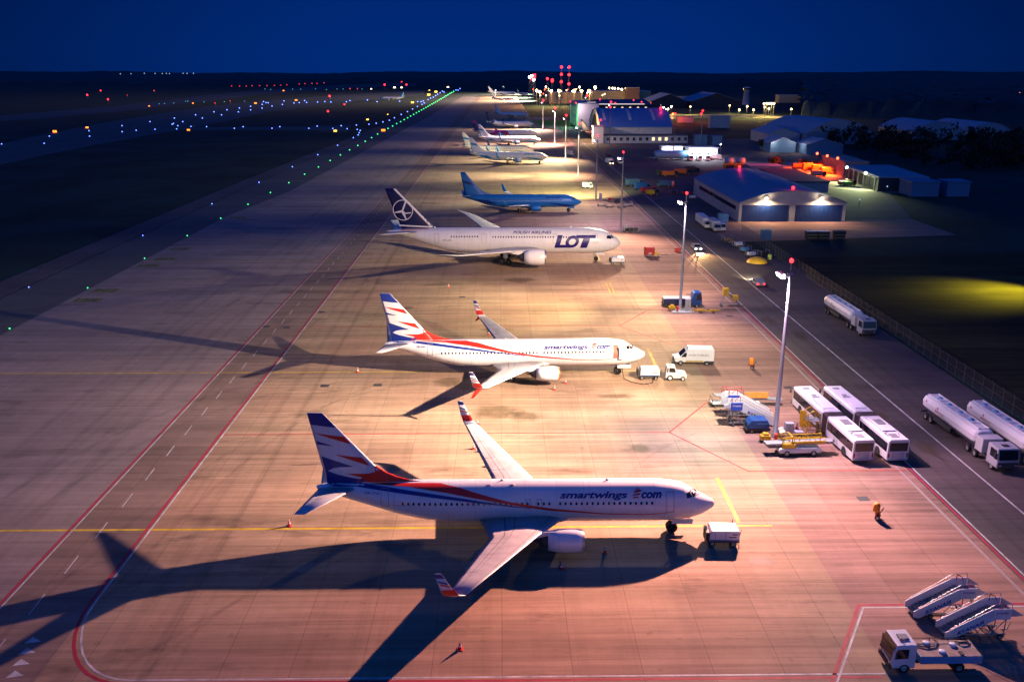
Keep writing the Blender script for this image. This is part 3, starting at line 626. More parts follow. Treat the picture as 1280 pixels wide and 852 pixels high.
            for dx in xs:
                for sd in (-1, 1):
                    q = MB(); q.lathe([(-.17, wr*.5), (-.19, wr*.88), (-.1, wr), (.1, wr), (.19, wr*.88), (.17, wr*.5), (.1, wr*.45), (.1, .01)], (-s_+dx, sg*my+sd*(.42 if not big else .55), wr), 'y', 20); q.build('wheel', BLACK, go)
    side = lambda off=.012: (lambda s, z: (-s, -(ys(s, z)+off), z))
    # cockpit windows: panes that follow the nose
    if B['cock'] == 'b':
        panes = [[(2.98, 4.24), (3.0, 4.62), (2.62, 4.66), (2.42, 4.24)], [(2.36, 4.22), (2.56, 4.66), (2.22, 4.62), (1.86, 4.2)], [(1.80, 4.16), (2.14, 4.58), (1.98, 4.52), (1.62, 4.14)]]
    else: panes = [[(3.5, 5.65), (3.35, 6.2), (2.6, 6.2), (2.15, 5.6), (2.5, 5.45)], [(2.05, 5.55), (2.5, 6.18), (2.2, 6.15), (1.6, 5.55)]]
    for p in panes:
        for fl in (1, -1):
            decal(poly_bm([p]), lambda s, z: (-s, -fl*(ys(s, z)+.015), z), 'cockpit_window', GLASS, root, (.15, .1) if detail > 1 else (.4, .3))
    f_surf = lambda off=.02: (lambda s, z: (-s, -(aero(min(1, max(0, (s-fle(z))/(fte(z)-fle(z)))), .10)*(fte(z)-fle(z))+off), z))
    root['_k'] = 1; del root['_k']
    return dict(root=root, side=side, fin=f_surf, ys=ys, B=B, zb=zb, zt=zt, fin_ob=fo)
def body_poly(P, polys, name, m, off=.012, step=(.35, .14)): return decal(poly_bm(polys), P['side'](off), name, m, P['root'], step)
def fin_poly(P, polys, name, m, off=.03): return decal(poly_bm(polys), P['fin'](off), name, m, P['fin_ob'], (.15, .8))
def windows(P, s0, s1, pitch, z, w_=.23, h_=.33, skip=(), m=None):
    me = None; s = s0; i = 0; ys_ = P['ys']
    while s <= s1:
        if i not in skip:
            if me is None or (s < 7 or s > 24):
                bm = bmesh.new(); pts = [(math.cos(a)*w_/2, math.sin(a)*h_/2) for a in [R(22.5+45*k) for k in range(8)]]
                bm.faces.new([bm.verts.new((-x, -(ys_(s, z+y)+.02) + ys_(s, z), y)) for x, y in pts]); mm = bpy.data.meshes.new('cabin_window'); bm.to_mesh(mm); bm.free(); mm.materials.append(m or GLASS)
                if 7 <= s <= 24: me = mm
            else: mm = me
            o = bpy.data.objects.new('cabin_window', mm); COL.objects.link(o); o.parent = P['root']; o.location = (-s, -ys_(s, z), z)
        s += pitch; i += 1
OUTL = mat('panel_line', (.22, .22, .26), .5, dirt=0)
def door(P, s0, s1, z0, z1, name='door_outline', m=None, w_=.05):
    body_poly(P, [[(s0, z0), (s0+w_, z0), (s0+w_, z1), (s0, z1)], [(s1-w_, z0), (s1, z0), (s1, z1), (s1-w_, z1)], [(s0+w_, z0), (s1-w_, z0), (s1-w_, z0+w_), (s0+w_, z0+w_)], [(s0+w_, z1-w_), (s1-w_, z1-w_), (s1-w_, z1), (s0+w_, z1)]], name, m or OUTL, .016)
def title(P, txt, s_left, s_right, z0, z1, m, shear=0, bold=0, off=.022, name='title_lettering'):
    bm = text_bm(txt, -s_left, -s_right, z0, z1, shear, bold); f = P['side'](off)
    return decal(bm, lambda u, v: f(-u, v), name, m, P['root'], (.5, .15))
def smart(P, reg, mx8=False):
    dz = -.15
    Z = lambda pts, d=dz: [(s, z+d) for s, z in pts]
    fin_poly(P, [Z([(38.43, 12.49), (37.03, 12.49), (35.78, 11.05), (38.2, 11.35)], 0)], 'blue_tip', NAVY)
    fin_poly(P, [Z([(37.92, 10.66), (35.1, 10.3), (34.5, 9.55)]), Z([(36.12, 8.53), (33.55, 8.2), (32.8, 7.35)]), [(35.1, 6.42), (33.0, 6.45), (32.35, 6.62), (32.5, 7.12), (32.25, 7.08), (31.3, 5.98), (31.0, 5.52), (34.2, 5.6), (33.6, 6.05)]], 'red_flash', RED)
    fin_poly(P, [Z([(37.75, 9.85), (36.08, 9.36), (37.66, 9.5)]), Z([(37.35, 8.3), (34.35, 7.3), (35.6, 7.22), (36.3, 7.1), (36.75, 6.85), (36.95, 6.5), (36.9, 6.2), (36.99, 6.1), (37.1, 7.0)]), Z([(37.0, 6.85), (35.9, 6.45), (34.5, 6.15), (33, 5.9), (34, 5.55), (37.0, 5.55)])], 'blue_flash', NAVY)
    body_poly(P, [[(36.9, 5.38), (33.5, 5.47), (31.0, 5.30), (28.0, 4.98), (24.5, 4.55), (21.9, 4.16), (17.3, 3.55), (19.2, 3.66), (23.1, 4.12), (28.0, 4.68), (31, 5.0), (34.1, 5.3), (36.8, 5.2)]], 'blue_stripe', NAVY, .014)
    body_poly(P, [[(33.6, 5.49), (32.3, 5.43), (29.2, 5.32), (25.6, 4.92), (21.7, 4.28), (19.2, 3.85), (16.0, 3.32), (10.7, 2.85), (7, 2.78), (4.8, 2.92), (4.9, 2.98), (7, 2.88), (10.7, 2.97), (16.0, 3.58), (19.6, 4.16), (24.3, 5.25), (26.2, 5.47), (30, 5.48)]], 'red_stripe', RED, .024, (.35, .045))
    title(P, 'smartwings', 15.0, 8.6, 4.28, 4.98, NAVY, .3, .035)
    title(P, 'com', 7.35, 5.4, 4.42, 4.92, NAVY, .3, .045)
    body_poly(P, [[(8.15, 4.42), (7.55, 4.5), (7.7, 4.6), (8.1, 4.55)], [(8.25, 4.62), (7.35, 4.74), (7.5, 4.85), (8.0, 4.78)], [(8.1, 4.84), (7.2, 4.98), (7.5, 5.12), (7.9, 5.02)], [(7.9, 5.06), (7.3, 5.2), (7.8, 5.16)]], 'red_emblem', RED, .022)
    title(P, reg, 33.35, 31.95, 4.70, 4.95, NAVY, .0, .01)
    title(P, 'smartwings.com', 30.6, 28.9, 3.75, 3.9, NAVY, .2, .0)
    windows(P, 6.33, 29.8, .508, 4.0, skip=(18, 22) if not mx8 else (18, 25))
    door(P, 31.02, 31.78, 3.6, 5.25); door(P, 4.22, 4.96, 3.0, 4.9)
    for s in (16.9, 17.95): door(P, s-.25, s+.25, 3.5, 4.4, 'exit_outline')
    for q in ([(-10.2, 5.46), (-10.4, 5.68), (-10.52, 5.68), (-10.6, 5.46)], [(-20.2, 5.46), (-20.4, 5.66), (-20.5, 5.66), (-20.6, 5.46)], [(-13, 1.5), (-13.3, 1.2), (-13.5, 1.2), (-13.5, 1.5)]): b = MB(); b.prism(q, -.015, .015); b.build('antenna', LGREY, P['root'])
P1 = airliner('airliner', 'nearest white jet with red and blue zigzag tail, power cart by its nose, grey anti-shadow fuselage without open door', (20.46, 75.3, 0), -.002, B737, body=FUSW, winglet='blend', wlm=(WHITE, NAVY, RED), lip=mat('engine_lip', (.62, .5, .5), .3, .5))
P1['root']['label'] = 'nearest white jet with zigzag tail, smartwings title and its front door shut'
smart(P1, 'OK-TVJ')
for yy in (0,):
    for s in (19.4, 21.6): body = MB(); body.lathe([(0, .26), (.01, .26), (.012, .01)], (-s, -.55, 5.38), 'z', 16); body.build('roof_panel', OUTL, P1['root'])
P2 = airliner('airliner', 'second white jet with zigzag tail, its front door open and orange engine lips', (21.17, 121.6, 0), .014, B737, body=FUSW, winglet='split', wlm=(WHITE, NAVY, RED), lip=mat('engine_lip_orange', (.80, .13, .03), .4))
smart(P2, 'OK-SWC', True)
body_poly(P2, [[(4.22, 3.05), (4.95, 3.05), (4.95, 4.9), (4.22, 4.9)]], 'open_doorway', mat('cabin_interior', (.30, .12, .09), .6), .02)
b = MB(); b.box(-4.15, -3.4, -2.02, -1.92, 2.95, 4.85); b.build('open_door', WHITE, P2['root'], .03)
P3 = airliner('airliner', 'large white wide-body jet with dark blue tail and LOT title', (28.22, 202.9, 0), -.016, B787, body=FUSW, winglet=None, fin=mat('lot_navy', (.008, .010, .075), .35, dirt=.03), lip=METAL)
LN = mat('lot_blue', (.016, .010, .16), .35, dirt=.03)
windows(P3, 15.9, 30.2, .61, 6.05, .27, .46); windows(P3, 33.5, 39.9, .61, 6.12, .27, .46); windows(P3, 7.4, 14.6, .61, 6.0, .27, .46)
for s0, s1 in B787['doors']: door(P3, s0, s1, 4.6, 6.75)
title(P3, 'POLISH AIRLINES', 25.2, 16.3, 6.72, 7.3, LN, .2, .02)
def LM(u, v): return (u, v)
body_poly(P3, [[(15.65, 3.5), (12.0, 3.5), (12.35, 4.25), (14.35, 4.25), (13.7, 6.45), (14.85, 6.45)][::-1]], 'title_lettering', LN, .022)   # L
ring = [(11.5+1.55*math.cos(a)*1 - .32*math.sin(a)*.9, 4.95+1.42*math.sin(a)) for a in [R(10*k) for k in range(37)]]
rin = [(11.5+.80*math.cos(a) - .22*math.sin(a)*.9, 4.95+.72*math.sin(a)) for a in [R(10*k) for k in range(37)]]
body_poly(P3, [[ring[k], ring[k+1], rin[k+1], rin[k]] for k in range(36)], 'title_lettering', LN, .025)   # O
body_poly(P3, [[(10.6, 6.45), (5.95, 6.45), (6.1, 5.75), (7.3, 5.75), (8.1, 3.5), (9.7, 3.5), (8.95, 5.75), (10.35, 5.75)]], 'title_lettering', LN, .022)   # T
title(P3, 'SP-LRE', 41.5, 39.6, 5.15, 5.45, LN, 0, .01); title(P3, '787 DREAMLINER', 38, 33.8, 4.6, 4.85, LN, .2, .0) if 0 else None
WL = mat('emblem_white', (.75, .75, .8), .4, dirt=0)
cx, cz, ro, ri = 50.95, 11.9, 2.42, 2.24
C = lambda r_, a: (cx - r_*math.cos(a)*.98, cz + r_*math.sin(a))
fin_poly(P3, [[C(ro, R(8*k)), C(ro, R(8*(k+1))), C(ri, R(8*(k+1))), C(ri, R(8*k))] for k in range(45)], 'emblem', WL)
fin_poly(P3, [[(52.9, 11.42), (51.2, 11.9), (50.3, 14.15), (49.95, 14.0), (50.85, 11.75), (50.3, 11.3), (49.0, 11.45), (49.1, 11.2), (50.5, 11.0), (50.1, 9.75), (50.35, 9.7), (51.3, 11.35), (52.8, 11.2)]], 'emblem', WL, .035)
fin_poly(P3, [[(52.0, 8.15), (44.2, 7.85), (44.4, 8.15), (52.0, 8.5)]], 'white_band', WL); fin_poly(P3, [[(43.95, 8.0), (44.55, 8.0), (53.05, 16.85), (52.45, 16.85)]], 'leading_edge_band', WL, .045)
body_poly(P3, [[(51.5, 7.43), (45.0, 7.66), (45.3, 7.55), (51.5, 7.3)]], 'red_band', RED, .02, (.5, .1))
for s in (44.6, 43.4, 11.5): b = MB(); b.prism([(-s, 7.6), (-s-.1, 8.1), (-s-.35, 8.1), (-s-.5, 7.6)], -.03, .03); b.build('antenna', WHITE, P3['root'])
def enter(P, base, band, titled=True, blue=False):
    fin_poly(P, [[(38.0, 9.9), (35.0, 9.5), (33.9, 8.3), (37.7, 9.0)]], 'tail_band', band)
    body_poly(P, [[(13.5, 3.25), (9, 3.0), (5.5, 2.6), (3.4, 2.2), (3.0, 1.95), (4.2, 1.65), (6, 1.9), (8.5, 2.5), (11, 3.0)]], 'nose_swoosh', band, .015)
    body_poly(P, [[(33.5, 4.1), (30.5, 4.0), (28.5, 3.4), (26.5, 2.6), (30, 2.75), (32.5, 3.3)]], 'tail_swoosh', band, .015)
    if titled: title(P, 'enterair', 11.3, 6.6, 4.35, 5.1, band if not blue else NAVY, .1, .02)
BL = mat('royal_blue_livery', (.012, .15, .37), .35, dirt=.04)
P4 = airliner('airliner', 'blue jet with upright winglets parked behind the wide-body jet', (25.8, 279, 0), 0, B737, body=BL, fin=None, engm=BL, lip=DARK, wlm=BL, wing=WING, stab=WINGB, winglet='blend')
enter(P4, BL, mat('deep_blue_livery', (.006, .03, .16), .35, dirt=.03)); windows(P4, 6.33, 29.8, .508, 4.0, skip=(18, 22))
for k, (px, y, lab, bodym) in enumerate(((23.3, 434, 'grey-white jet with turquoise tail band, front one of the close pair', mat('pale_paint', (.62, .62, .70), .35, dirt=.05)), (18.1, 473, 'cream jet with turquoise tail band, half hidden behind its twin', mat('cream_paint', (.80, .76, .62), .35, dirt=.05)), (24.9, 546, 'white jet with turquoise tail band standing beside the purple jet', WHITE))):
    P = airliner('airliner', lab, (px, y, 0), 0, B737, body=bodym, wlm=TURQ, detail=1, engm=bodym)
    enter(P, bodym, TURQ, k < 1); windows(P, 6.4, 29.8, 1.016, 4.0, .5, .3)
    for sg in (-1, 1): b = MB(); b.lathe([(-1.0, 1.07), (-2.6, 1.085), (-3.0, .98)], (-12.95, sg*4.85, 1.80), 'x', 24); b.build('engine_band', TURQ, P['root'])
BA = scaled(B737, 44.0)
P = airliner('airliner', 'long white jet with purple rear fuselage and purple tail', (25.2, 602, 0), 0, BA, body=WHITE, fin=INDIGO, detail=1, wlm=PURPLE)
body_poly(P, [[(37.5, 5.3), (36, 3.9), (33.5, 2.9), (18.5, 2.4), (20.5, 5.42)]], 'purple_panel', PURPLE, .02, (.6, .2)); fin_poly(P, [[(43.9, 12.3), (42.6, 12.3), (41.0, 10.6), (43.6, 9.6)]], 'fin_tip', PURPLE)
title(P, 'wizz', 34, 29, 4.1, 5.0, WL, .1, .02)
P = airliner('airliner', 'white cargo jet with navy tail fin and dark nose', (27.1, 716, 0), 0, B737, body=WHITE, fin=mat('night_blue', (.008, .02, .09), .4), detail=1, wlm=mat('night_blue', (0, 0, 0)), stab=WINGB)
body_poly(P, [[(1.3, 2.3), (.4, 2.6), (.1, 3.0), (.4, 3.5), (1.2, 3.9)]], 'dark_nose', DARK, .02, (.2, .2)); body_poly(P, [[(37.6, 5.1), (36, 4.4), (33, 3.6), (31, 5.4)]], 'navy_tail_cone', NAVY, .02)
P = airliner('airliner', 'plain pale short jet standing beyond the navy-tailed cargo jet', (27.8, 880, 0), 0, scaled(B737, 33), body=mat('pale_paint', (0, 0, 0)), detail=1, winglet=None)
P = airliner('airliner', 'far white jet with red trim on the lit apron end', (24.4, 1400, 0), 0, B737, body=WHITE, detail=1, winglet=None); body_poly(P, [[(36, 5.0), (30, 4.2), (8, 3.4), (8, 3.8), (30, 5.0)]], 'red_stripe', RED, .03, (1, .3))
P = airliner('airliner', 'farthest and largest white jet on the lit apron end', (31.6, 1745, 0), 0, B787, body=WHITE, detail=1, winglet=None)
P = airliner('airliner', 'far white jet standing just past the nose of the largest far jet', (55, 1745, 0), 0, scaled(B737, 22), body=WHITE, detail=1, winglet=None)
P = airliner('airliner', 'white jet with pale blue tail rolling on the dark taxiway', (-191, 1440, 0), math.pi, B737, body=WHITE, fin=LBLUE, detail=1, winglet=None)
P = airliner('airliner', 'dark tailed jet half inside the round-roofed hangar', (92, 600, 0), 0, B737, body=mat('dark_plum', (.05, .02, .07), .4), fin=mat('night_blue', (0, 0, 0)), detail=1, winglet=None)
# ------------------------------------------------------------------ vehicles and ground equipment (front towards +X)
def wheel(parent, x, y, r, w_=.22, name='wheel', rim=STEEL):
    q = MB(); q.lathe([(-w_/2, r*.6), (-w_/2, r*.93), (-w_*.3, r), (w_*.3, r), (w_/2, r*.93), (w_/2, r*.6), (w_*.3, r*.55)], (x, y, r), 'y', 20)
    o = q.build(name, BLACK, parent); k = MB(); k.lathe([(w_*.38, r*.6), (w_*.38, r*.5), (w_*.2, r*.35), (w_*.25, .01)], (x, y, r), 'y', 16); k.lathe([(-w_*.38, r*.6), (-w_*.38, r*.5), (-w_*.2, r*.35), (-w_*.25, .01)], (x, y, r), 'y', 16)
    k.build('rim', rim, o); return o
def sidequad(b, pts, y, m=0, t=.012):   # pane standing on the side of a body, polygon in (x,z)
    s = 1 if y > 0 else -1; b.prism(pts, y, y + s*t, 'y', m); return b
def cone(px, py, lab, h=.75, rz=0, wp=None):
    loc = wp or G(px, py); t = thing('traffic_cone', lab, 'traffic cone', (loc[0], loc[1], 0), rz, 'traffic cones on the apron')
    b = MB(); b.box(-.23, .23, -.23, .23, 0, .05, 0); b.lathe([(.05, .17), (h*.36, .125)], (0, 0, 0), 'z', 14); b.lathe([(h*.56, .095), (h*.74, .065)], (0, 0, 0), 'z', 14); b.lathe([(h*.9, .04), (h, .025), (h, .001)], (0, 0, 0), 'z', 14)
    b.build('cone_body', mat('cone_red', (.80, .05, .03), .5), t)
    k = MB(); k.lathe([(h*.36, .126), (h*.56, .096)], (0, 0, 0), 'z', 14); k.lathe([(h*.74, .066), (h*.9, .041)], (0, 0, 0), 'z', 14); k.build('reflective_band', mat('cone_white', (.8, .8, .8), .4), t); return t
for a in ((362, 657, 'traffic cone on the yellow line by the nearest jet tailplane'), (592, 561, 'traffic cone beyond the far wing of the nearest jet'), (597, 530, 'traffic cone by the far wingtip of the nearest jet'),
          (702, 711, 'traffic cone at the shadow edge in front of the nearest engine'), (756, 690, 'traffic cone inside the nearest jet nose shadow'), (575, 811, 'lone traffic cone on bare concrete near the bottom edge'),
          (915, 657, 'traffic cone right behind the nearest white power cart'), (693, 487, 'traffic cone nearer the viewer by the orange-lipped engine'), (707, 479, 'traffic cone just right of its twin at the orange-lipped engine'),
          (447, 465, 'traffic cone behind the tail of the second zigzag jet'), (611, 418, 'traffic cone beyond the far wing of the second zigzag jet'), (561, 359, 'traffic cone between the zigzag jet and the wide-body jet'),
          (776, 256, 'traffic cone on the apron between the fourth and third masts'), (833, 318, 'red and white cone by the red baggage box'), (869, 320, 'traffic cone beside the red chocks near the road line'), (872, 321, 'traffic cone at the road edge by the headlights')):
    cone(*a)
def lab_side(parent, txt, x0, x1, z0, z1, y, m, shear=0, bold=.02, name='lettering', flip=False):
    bm = text_bm(txt, x0, x1, z0, z1, shear, bold)
    return decal(bm, (lambda u, v: (u, y, v)) if not flip else (lambda u, v: (-u, y, v)), name, m, parent)
# ground power cart
def power_cart(lab, x, y, rz=0, col=WHITE, rail=BLUEP, L_=3.1):
    t = thing('ground_power_unit', lab, 'power cart', (x, y, 0), rz, 'ground power carts at the noses')
    h = L_/2; b = MB(); b.prism([(-h+.35, .62), (h, .62), (h, 1.5), (h-.12, 1.68), (-h+.5, 1.68), (-h+.35, 1.5)], -.85, .85); b.build('housing', col, t, .04)
    b = MB(); b.box(-h+.1, h+.02, -.87, .87, .5, .64); b.box(-h-.02, -h+.32, -.7, .7, .6, 1.45); b.build('chassis', DARK, t, .02)
    b = MB(); b.box(-h+.4, h-.05, -.868, -.852, .66, .78); b.build('side_stripe', rail, t)
    b = MB(); b.box(h-1.0, h-.3, -.862, -.85, 1.02, 1.12); b.box(h-.7, h-.25, -.864, -.85, 1.3, 1.4); b.box(-h+.8, -h+.83, -.862, -.85, .8, 1.5); b.box(.2, .23, -.862, -.85, .8, 1.5); b.build('vent_grille', DARK, t)
    for wx in (-h+.6, h-.5):
        for s in (-1, 1): wheel(t, wx, s*.68, .3, .2)
    b = MB(); b.path([(-h-.05, -.5, .5), (-h-.25, -.55, 1.2), (-h-.15, -.55, 1.9)], .05); b.path([(h, .6, .55), (h+.35, .5, .6), (h+.4, .4, 1.2)], .04); b.build('tow_bar', DARK, t)
    return t
power_cart('white power cart in front of the nearest jet, its top brightly lit', 20.75, 73.1, -.05)
power_cart('white power cart with blue base rail beside the white tug', 21.4, 119.6, -.03)
power_cart('small white power cart under the nose of the wide-body jet', 27.0, 198.6, .02, WHITE, GREY, 3.3)
o = MB(); pts = [Vector(p) for p in ((17.9, 121.4, 1.6), (17.8, 120.6, .6), (17.9, 119.2, .06), (18.7, 117.9, .06), (20.2, 116.9, .06), (21.7, 117.4, .06), (22.3, 118.6, .5))]
o.path(pts, .05, 8); tag(o.build('power_cable', BLACK), 'black cable looping over the concrete to the jet nose', 'cable')
# airport tug
t = thing('airport_tug', 'small white tractor with cab beside the white power cart', 'tug', (25.3, 119.2, 0), -.05)
b = MB(); b.prism([(-1.5, .35), (1.5, .35), (1.6, .75), (1.4, 1.12), (.25, 1.22), (-1.5, 1.15)], -.75, .75); b.build('body', WHITE, t, .06)
b = MB(); b.prism([(-1.45, 1.15), (.15, 1.15), (-.15, 2.05), (-1.35, 2.12)], -.7, .7); b.build('cab', WHITE, t, .05)
b = MB()
for s in (-.7, .7): sidequad(b, [(-1.0, 1.25), (-.05, 1.25), (-.25, 1.9), (-1.0, 1.95)], s); sidequad(b, [(-1.32, 1.25), (-1.12, 1.25), (-1.12, 1.95), (-1.28, 1.95)], s)
b.prism([(.17, 1.25), (.19, 1.25), (-.06, 1.95), (-.09, 1.95)], -.6, .6); b.build('window', GLASS, t)
for x, r in ((-.85, .42), (1.0, .32)):
    for s in (-1, 1): wheel(t, x, s*.72, r, .24, rim=WHITE)
b = MB(); b.box(-1.0, -.6, -.2, .2, 2.1, 2.22); b.build('beacon', ORANGE, t)
# panel van
t = thing('panel_van', 'white high-roof delivery van with dark bumpers and side lettering', 'van', (29.4, 126.4, 0), math.pi - .06)
prof = [(-3.0, .45), (2.75, .45), (2.95, .7), (2.92, 1.05), (2.05, 1.35), (1.25, 2.2), (.85, 2.58), (-2.9, 2.6), (-3.0, 2.4)]
b = MB(); b.prism(prof, -1.02, 1.02); b.build('body', WHITE, t, .09)
b = MB(); b.prism([(2.1, 1.36), (2.13, 1.36), (1.33, 2.2), (1.30, 2.2)], -.86, .86)
for s in (-1.02, 1.02): sidequad(b, [(1.95, 1.3), (1.2, 1.3), (1.1, 1.95), (1.45, 1.95)], s)
b.build('window', GLASS, t)
b = MB(); b.box(2.4, 3.03, -1.0, 1.0, .3, .72); b.box(-3.05, -1.5, -1.035, 1.035, .32, .68); b.box(2.88, 2.97, -.5, .5, .75, .95); b.build('bumper', DARK, t, .04)
b = MB()
for s in (-1.02, 1.02): sidequad(b, [(-1.4, .52), (1.2, .52), (1.2, .74), (-1.4, .74)], s)
b.build('yellow_stripe', mat('dull_yellow', (.5, .32, .06), .5), t)
b = MB(); b.box(.86, .92, -.95, .95, 2.56, 2.63); b.build('roof_edge', DARK, t)
for x in (-1.95, 2.0):
    for s in (-1, 1): wheel(t, x, s*.94, .36, .25)
for s in (-1, 1): b = MB(); b.box(2.86, 2.98, s*.85-.14, s*.85+.14, .8, 1.05); b.build('headlight', METAL, t)
for s in (-1, 1): b = MB(); b.box(1.75, 1.85, s*1.18-.1, s*1.18+.1, 1.35, 1.6); b.build('wing_mirror', DARK, t)
lab_side(t, 'AVIATOR.EU', -.9, 2.2, 1.45, 1.78, 1.036, mat('grey_letters', (.22, .2, .25), .5), 0, .01, flip=True)
# passenger stairs
def airstairs(lab, x, y, rz, blue_panel=False, L_=3.7, hz=2.35, pf=1.3):
    t = thing('passenger_stairs', lab, 'passenger stairs', (x, y, 0), rz, 'passenger stairs with blue lettering')
    for s in (-1, 1):
        b = MB(); b.prism([(-.3, .3), (.2, .15), (L_, hz-.42), (L_, hz+.62), (L_-.3, hz+.62), (-.3, .85)], s*.8-.035, s*.8+.035); b.build('side_panel', WHITE, t)
        pm = mat('panel_blue', (.03, .08, .5), .35) if (blue_panel and s*(-1 if abs(rz) > 2 else 1) < 0) else WHITE
        b = MB(); b.prism([(L_-.15, hz-.3), (L_+pf, hz-.3), (L_+pf, hz+.72), (L_-.15, hz+.72)], s*.86-.035, s*.86+.035); b.build('platform_panel', pm, t)
        b = MB(); b.path([(.1, s*.8, .6), (.05, s*.8, 1.15), (L_-.2, s*.8, hz+1.05), (L_+.1, s*.86, hz+1.12), (L_+pf, s*.86, hz+1.12), (L_+pf, s*.86, hz+.3)], .028, 6); b.build('handrail', STEEL, t)
    b = MB(); n = 12
    for i in range(n): x0 = i*L_/n; z = .3 + (hz-.3)*i/n; b.box(x0, x0+L_/n+.05, -.76, .76, z-.03, z+.03); b.box(x0-.02, x0, -.76, .76, z-.18, z+.03)
    b.build('steps', GREY, t)
    b = MB(); b.box(L_, L_+pf+.6, -.8, .8, hz-.07, hz); b.build('platform', GREY, t)
    for s in (-1, 1): b = MB(); b.prism([(L_+pf+.05, hz), (L_+pf+1.15, hz), (L_+pf+.05, hz+.72)], s*.82-.02, s*.82+.02); b.build('end_flap', LGREY, t)
    b = MB()
    for s in (-1, 1):
        b.tube((1.0, s*.6, .45), (L_+pf, s*.6, .42), .06, .06, 6); b.tube((L_+pf-.2, s*.65, .3), (L_+pf-.2, s*.65, hz), .05, .05, 6); b.tube((L_, s*.65, .4), (L_+pf-.2, s*.65, hz-.4), .035, .035, 6); b.tube((L_-1.3, s*.6, .45), (L_-.3, s*.65, hz-.5), .035, .035, 6)
        b.tube((L_-.5, s*.65, .45), (L_+.3, s*.65, 1.3), .035, .035, 6); b.tube((L_-.8, s*.65, 1.1), (L_+.7, s*.65, .4), .035, .035, 6)
    for k in range(5): b.tube((L_-1.4+k*.5, -.6, .44), (L_-1.4+k*.5, .6, .44), .035, .035, 6)
    b.tube((.9, 0, .45), (-.1, 0, .3), .05, .05, 6); b.path([(L_+pf, 0, .42), (L_+pf+.5, 0, .45), (L_+pf+.7, 0, 1.1)], .04, 6); b.build('undercarriage', STEEL, t)
    b = MB(); b.path([(L_+.05, .4, hz+.7), (L_+.05, .4, hz+1.35), (L_+.5, .4, hz+1.1), (L_+.7, .35, hz+.7)], .04, 6); b.path([(L_+.8, -.3, hz), (L_+.9, -.3, hz+.95), (L_+1.1, -.3, hz+.5)], .04); b.build('safety_bar', REDP, t)
    for wx in (1.3, L_+pf-.5):
        for s in (-1, 1): wheel(t, wx, s*.7, .24, .16)
    LB = mat('ryan_blue', (.012, .02, .30), .4, dirt=0); flip = abs(rz) > 2; yy = .84 if flip else -.84
    a = math.atan2(hz-.3-.15+.6*0, L_); W_ = L_*.66
    bm = text_bm('RYANAIR', 0, W_, -.19, .19, 0, .03)
    def mp(u, v):
        if flip: u = W_-u
        return (L_*.2 + u*math.cos(a), yy, .74 + u*math.sin(a) + v)
    decal(bm, mp, 'lettering', LB, t)
    bm = text_bm('RYANAIR', 0, pf*.8, 0, .2, .15, .02); c = WL if blue_panel else LB
    decal(bm, lambda u, v: (L_+.02 + ((pf*.8-u) if flip else u), yy*1.075, hz+.22+v), 'lettering', c, t)
    return t
airstairs('white boarding stairs with blue lettering, farther one of the lower pair', 33.7, 61.5, .02).scale = (.93, .93, .93)
airstairs('white boarding stairs with blue lettering, standing nearer the flatbed truck', 34.9, 58.7, .02).scale = (.93, .93, .93)
airstairs('boarding stairs with blue platform panel, nearer one left of the mast', 34.3, 102.0, math.pi-.02, True, 4.3, 2.5)
airstairs('boarding stairs with blue platform panel, behind their twin left of the mast', 34.6, 104.6, math.pi-.02, True, 4.3, 2.5)
t = thing('belt_loader', 'conveyor loader with red rails and orange side boards behind the stairs', 'belt loader', (31.5, 108.5, 0), 0)
b = MB(); b.prism([(-3.2, 1.5), (6, .8), (6, .95), (-3.2, 1.7)], -.45, .45); b.build('conveyor', GREY, t); b = MB(); b.box(-1.8, 2.8, -.8, .8, .45, .85); b.build('chassis', WHITE, t, .05)
b = MB()
for s in (-.5, .5): b.path([(-2, s, 1.7), (-2, s, 2.5), (.6, s, 2.4), (.6, s, 1.4)], .05); b.path([(-1.4, s, 1.6), (-1.4, s, 2.5)], .04)
b.build('safety_rail', REDP, t); b = MB(); b.box(.8, 3.9, -.6, -.5, 1.3, 2.1); b.box(2.3, 2.36, -.62, -.48, 1.28, 2.14); b.build('side_board', mat('orange_board', (.75, .28, .05), .5), t)
for x in (-1.2, 2.2):
    for s in (-1, 1): wheel(t, x, s*.75, .34)
for dx in (0,):
    t = thing('platform_cart', 'flat white platform cart poking out left of the stairs', 'cart', (29.2, 108.4, 0), .05)
    b = MB(); b.box(-1.2, 1.2, -.7, .7, .5, .62); b.build('deck', LGREY, t); b = MB(); b.path([(-1.2, -.7, .6), (-1.2, -.7, 1.2), (-1.2, .7, 1.2), (-1.2, .7, .6)], .04); b.build('handrail', METAL, t)
    for x in (-.8, .8):
        for s in (-1, 1): wheel(t, x, s*.6, .2, .12)
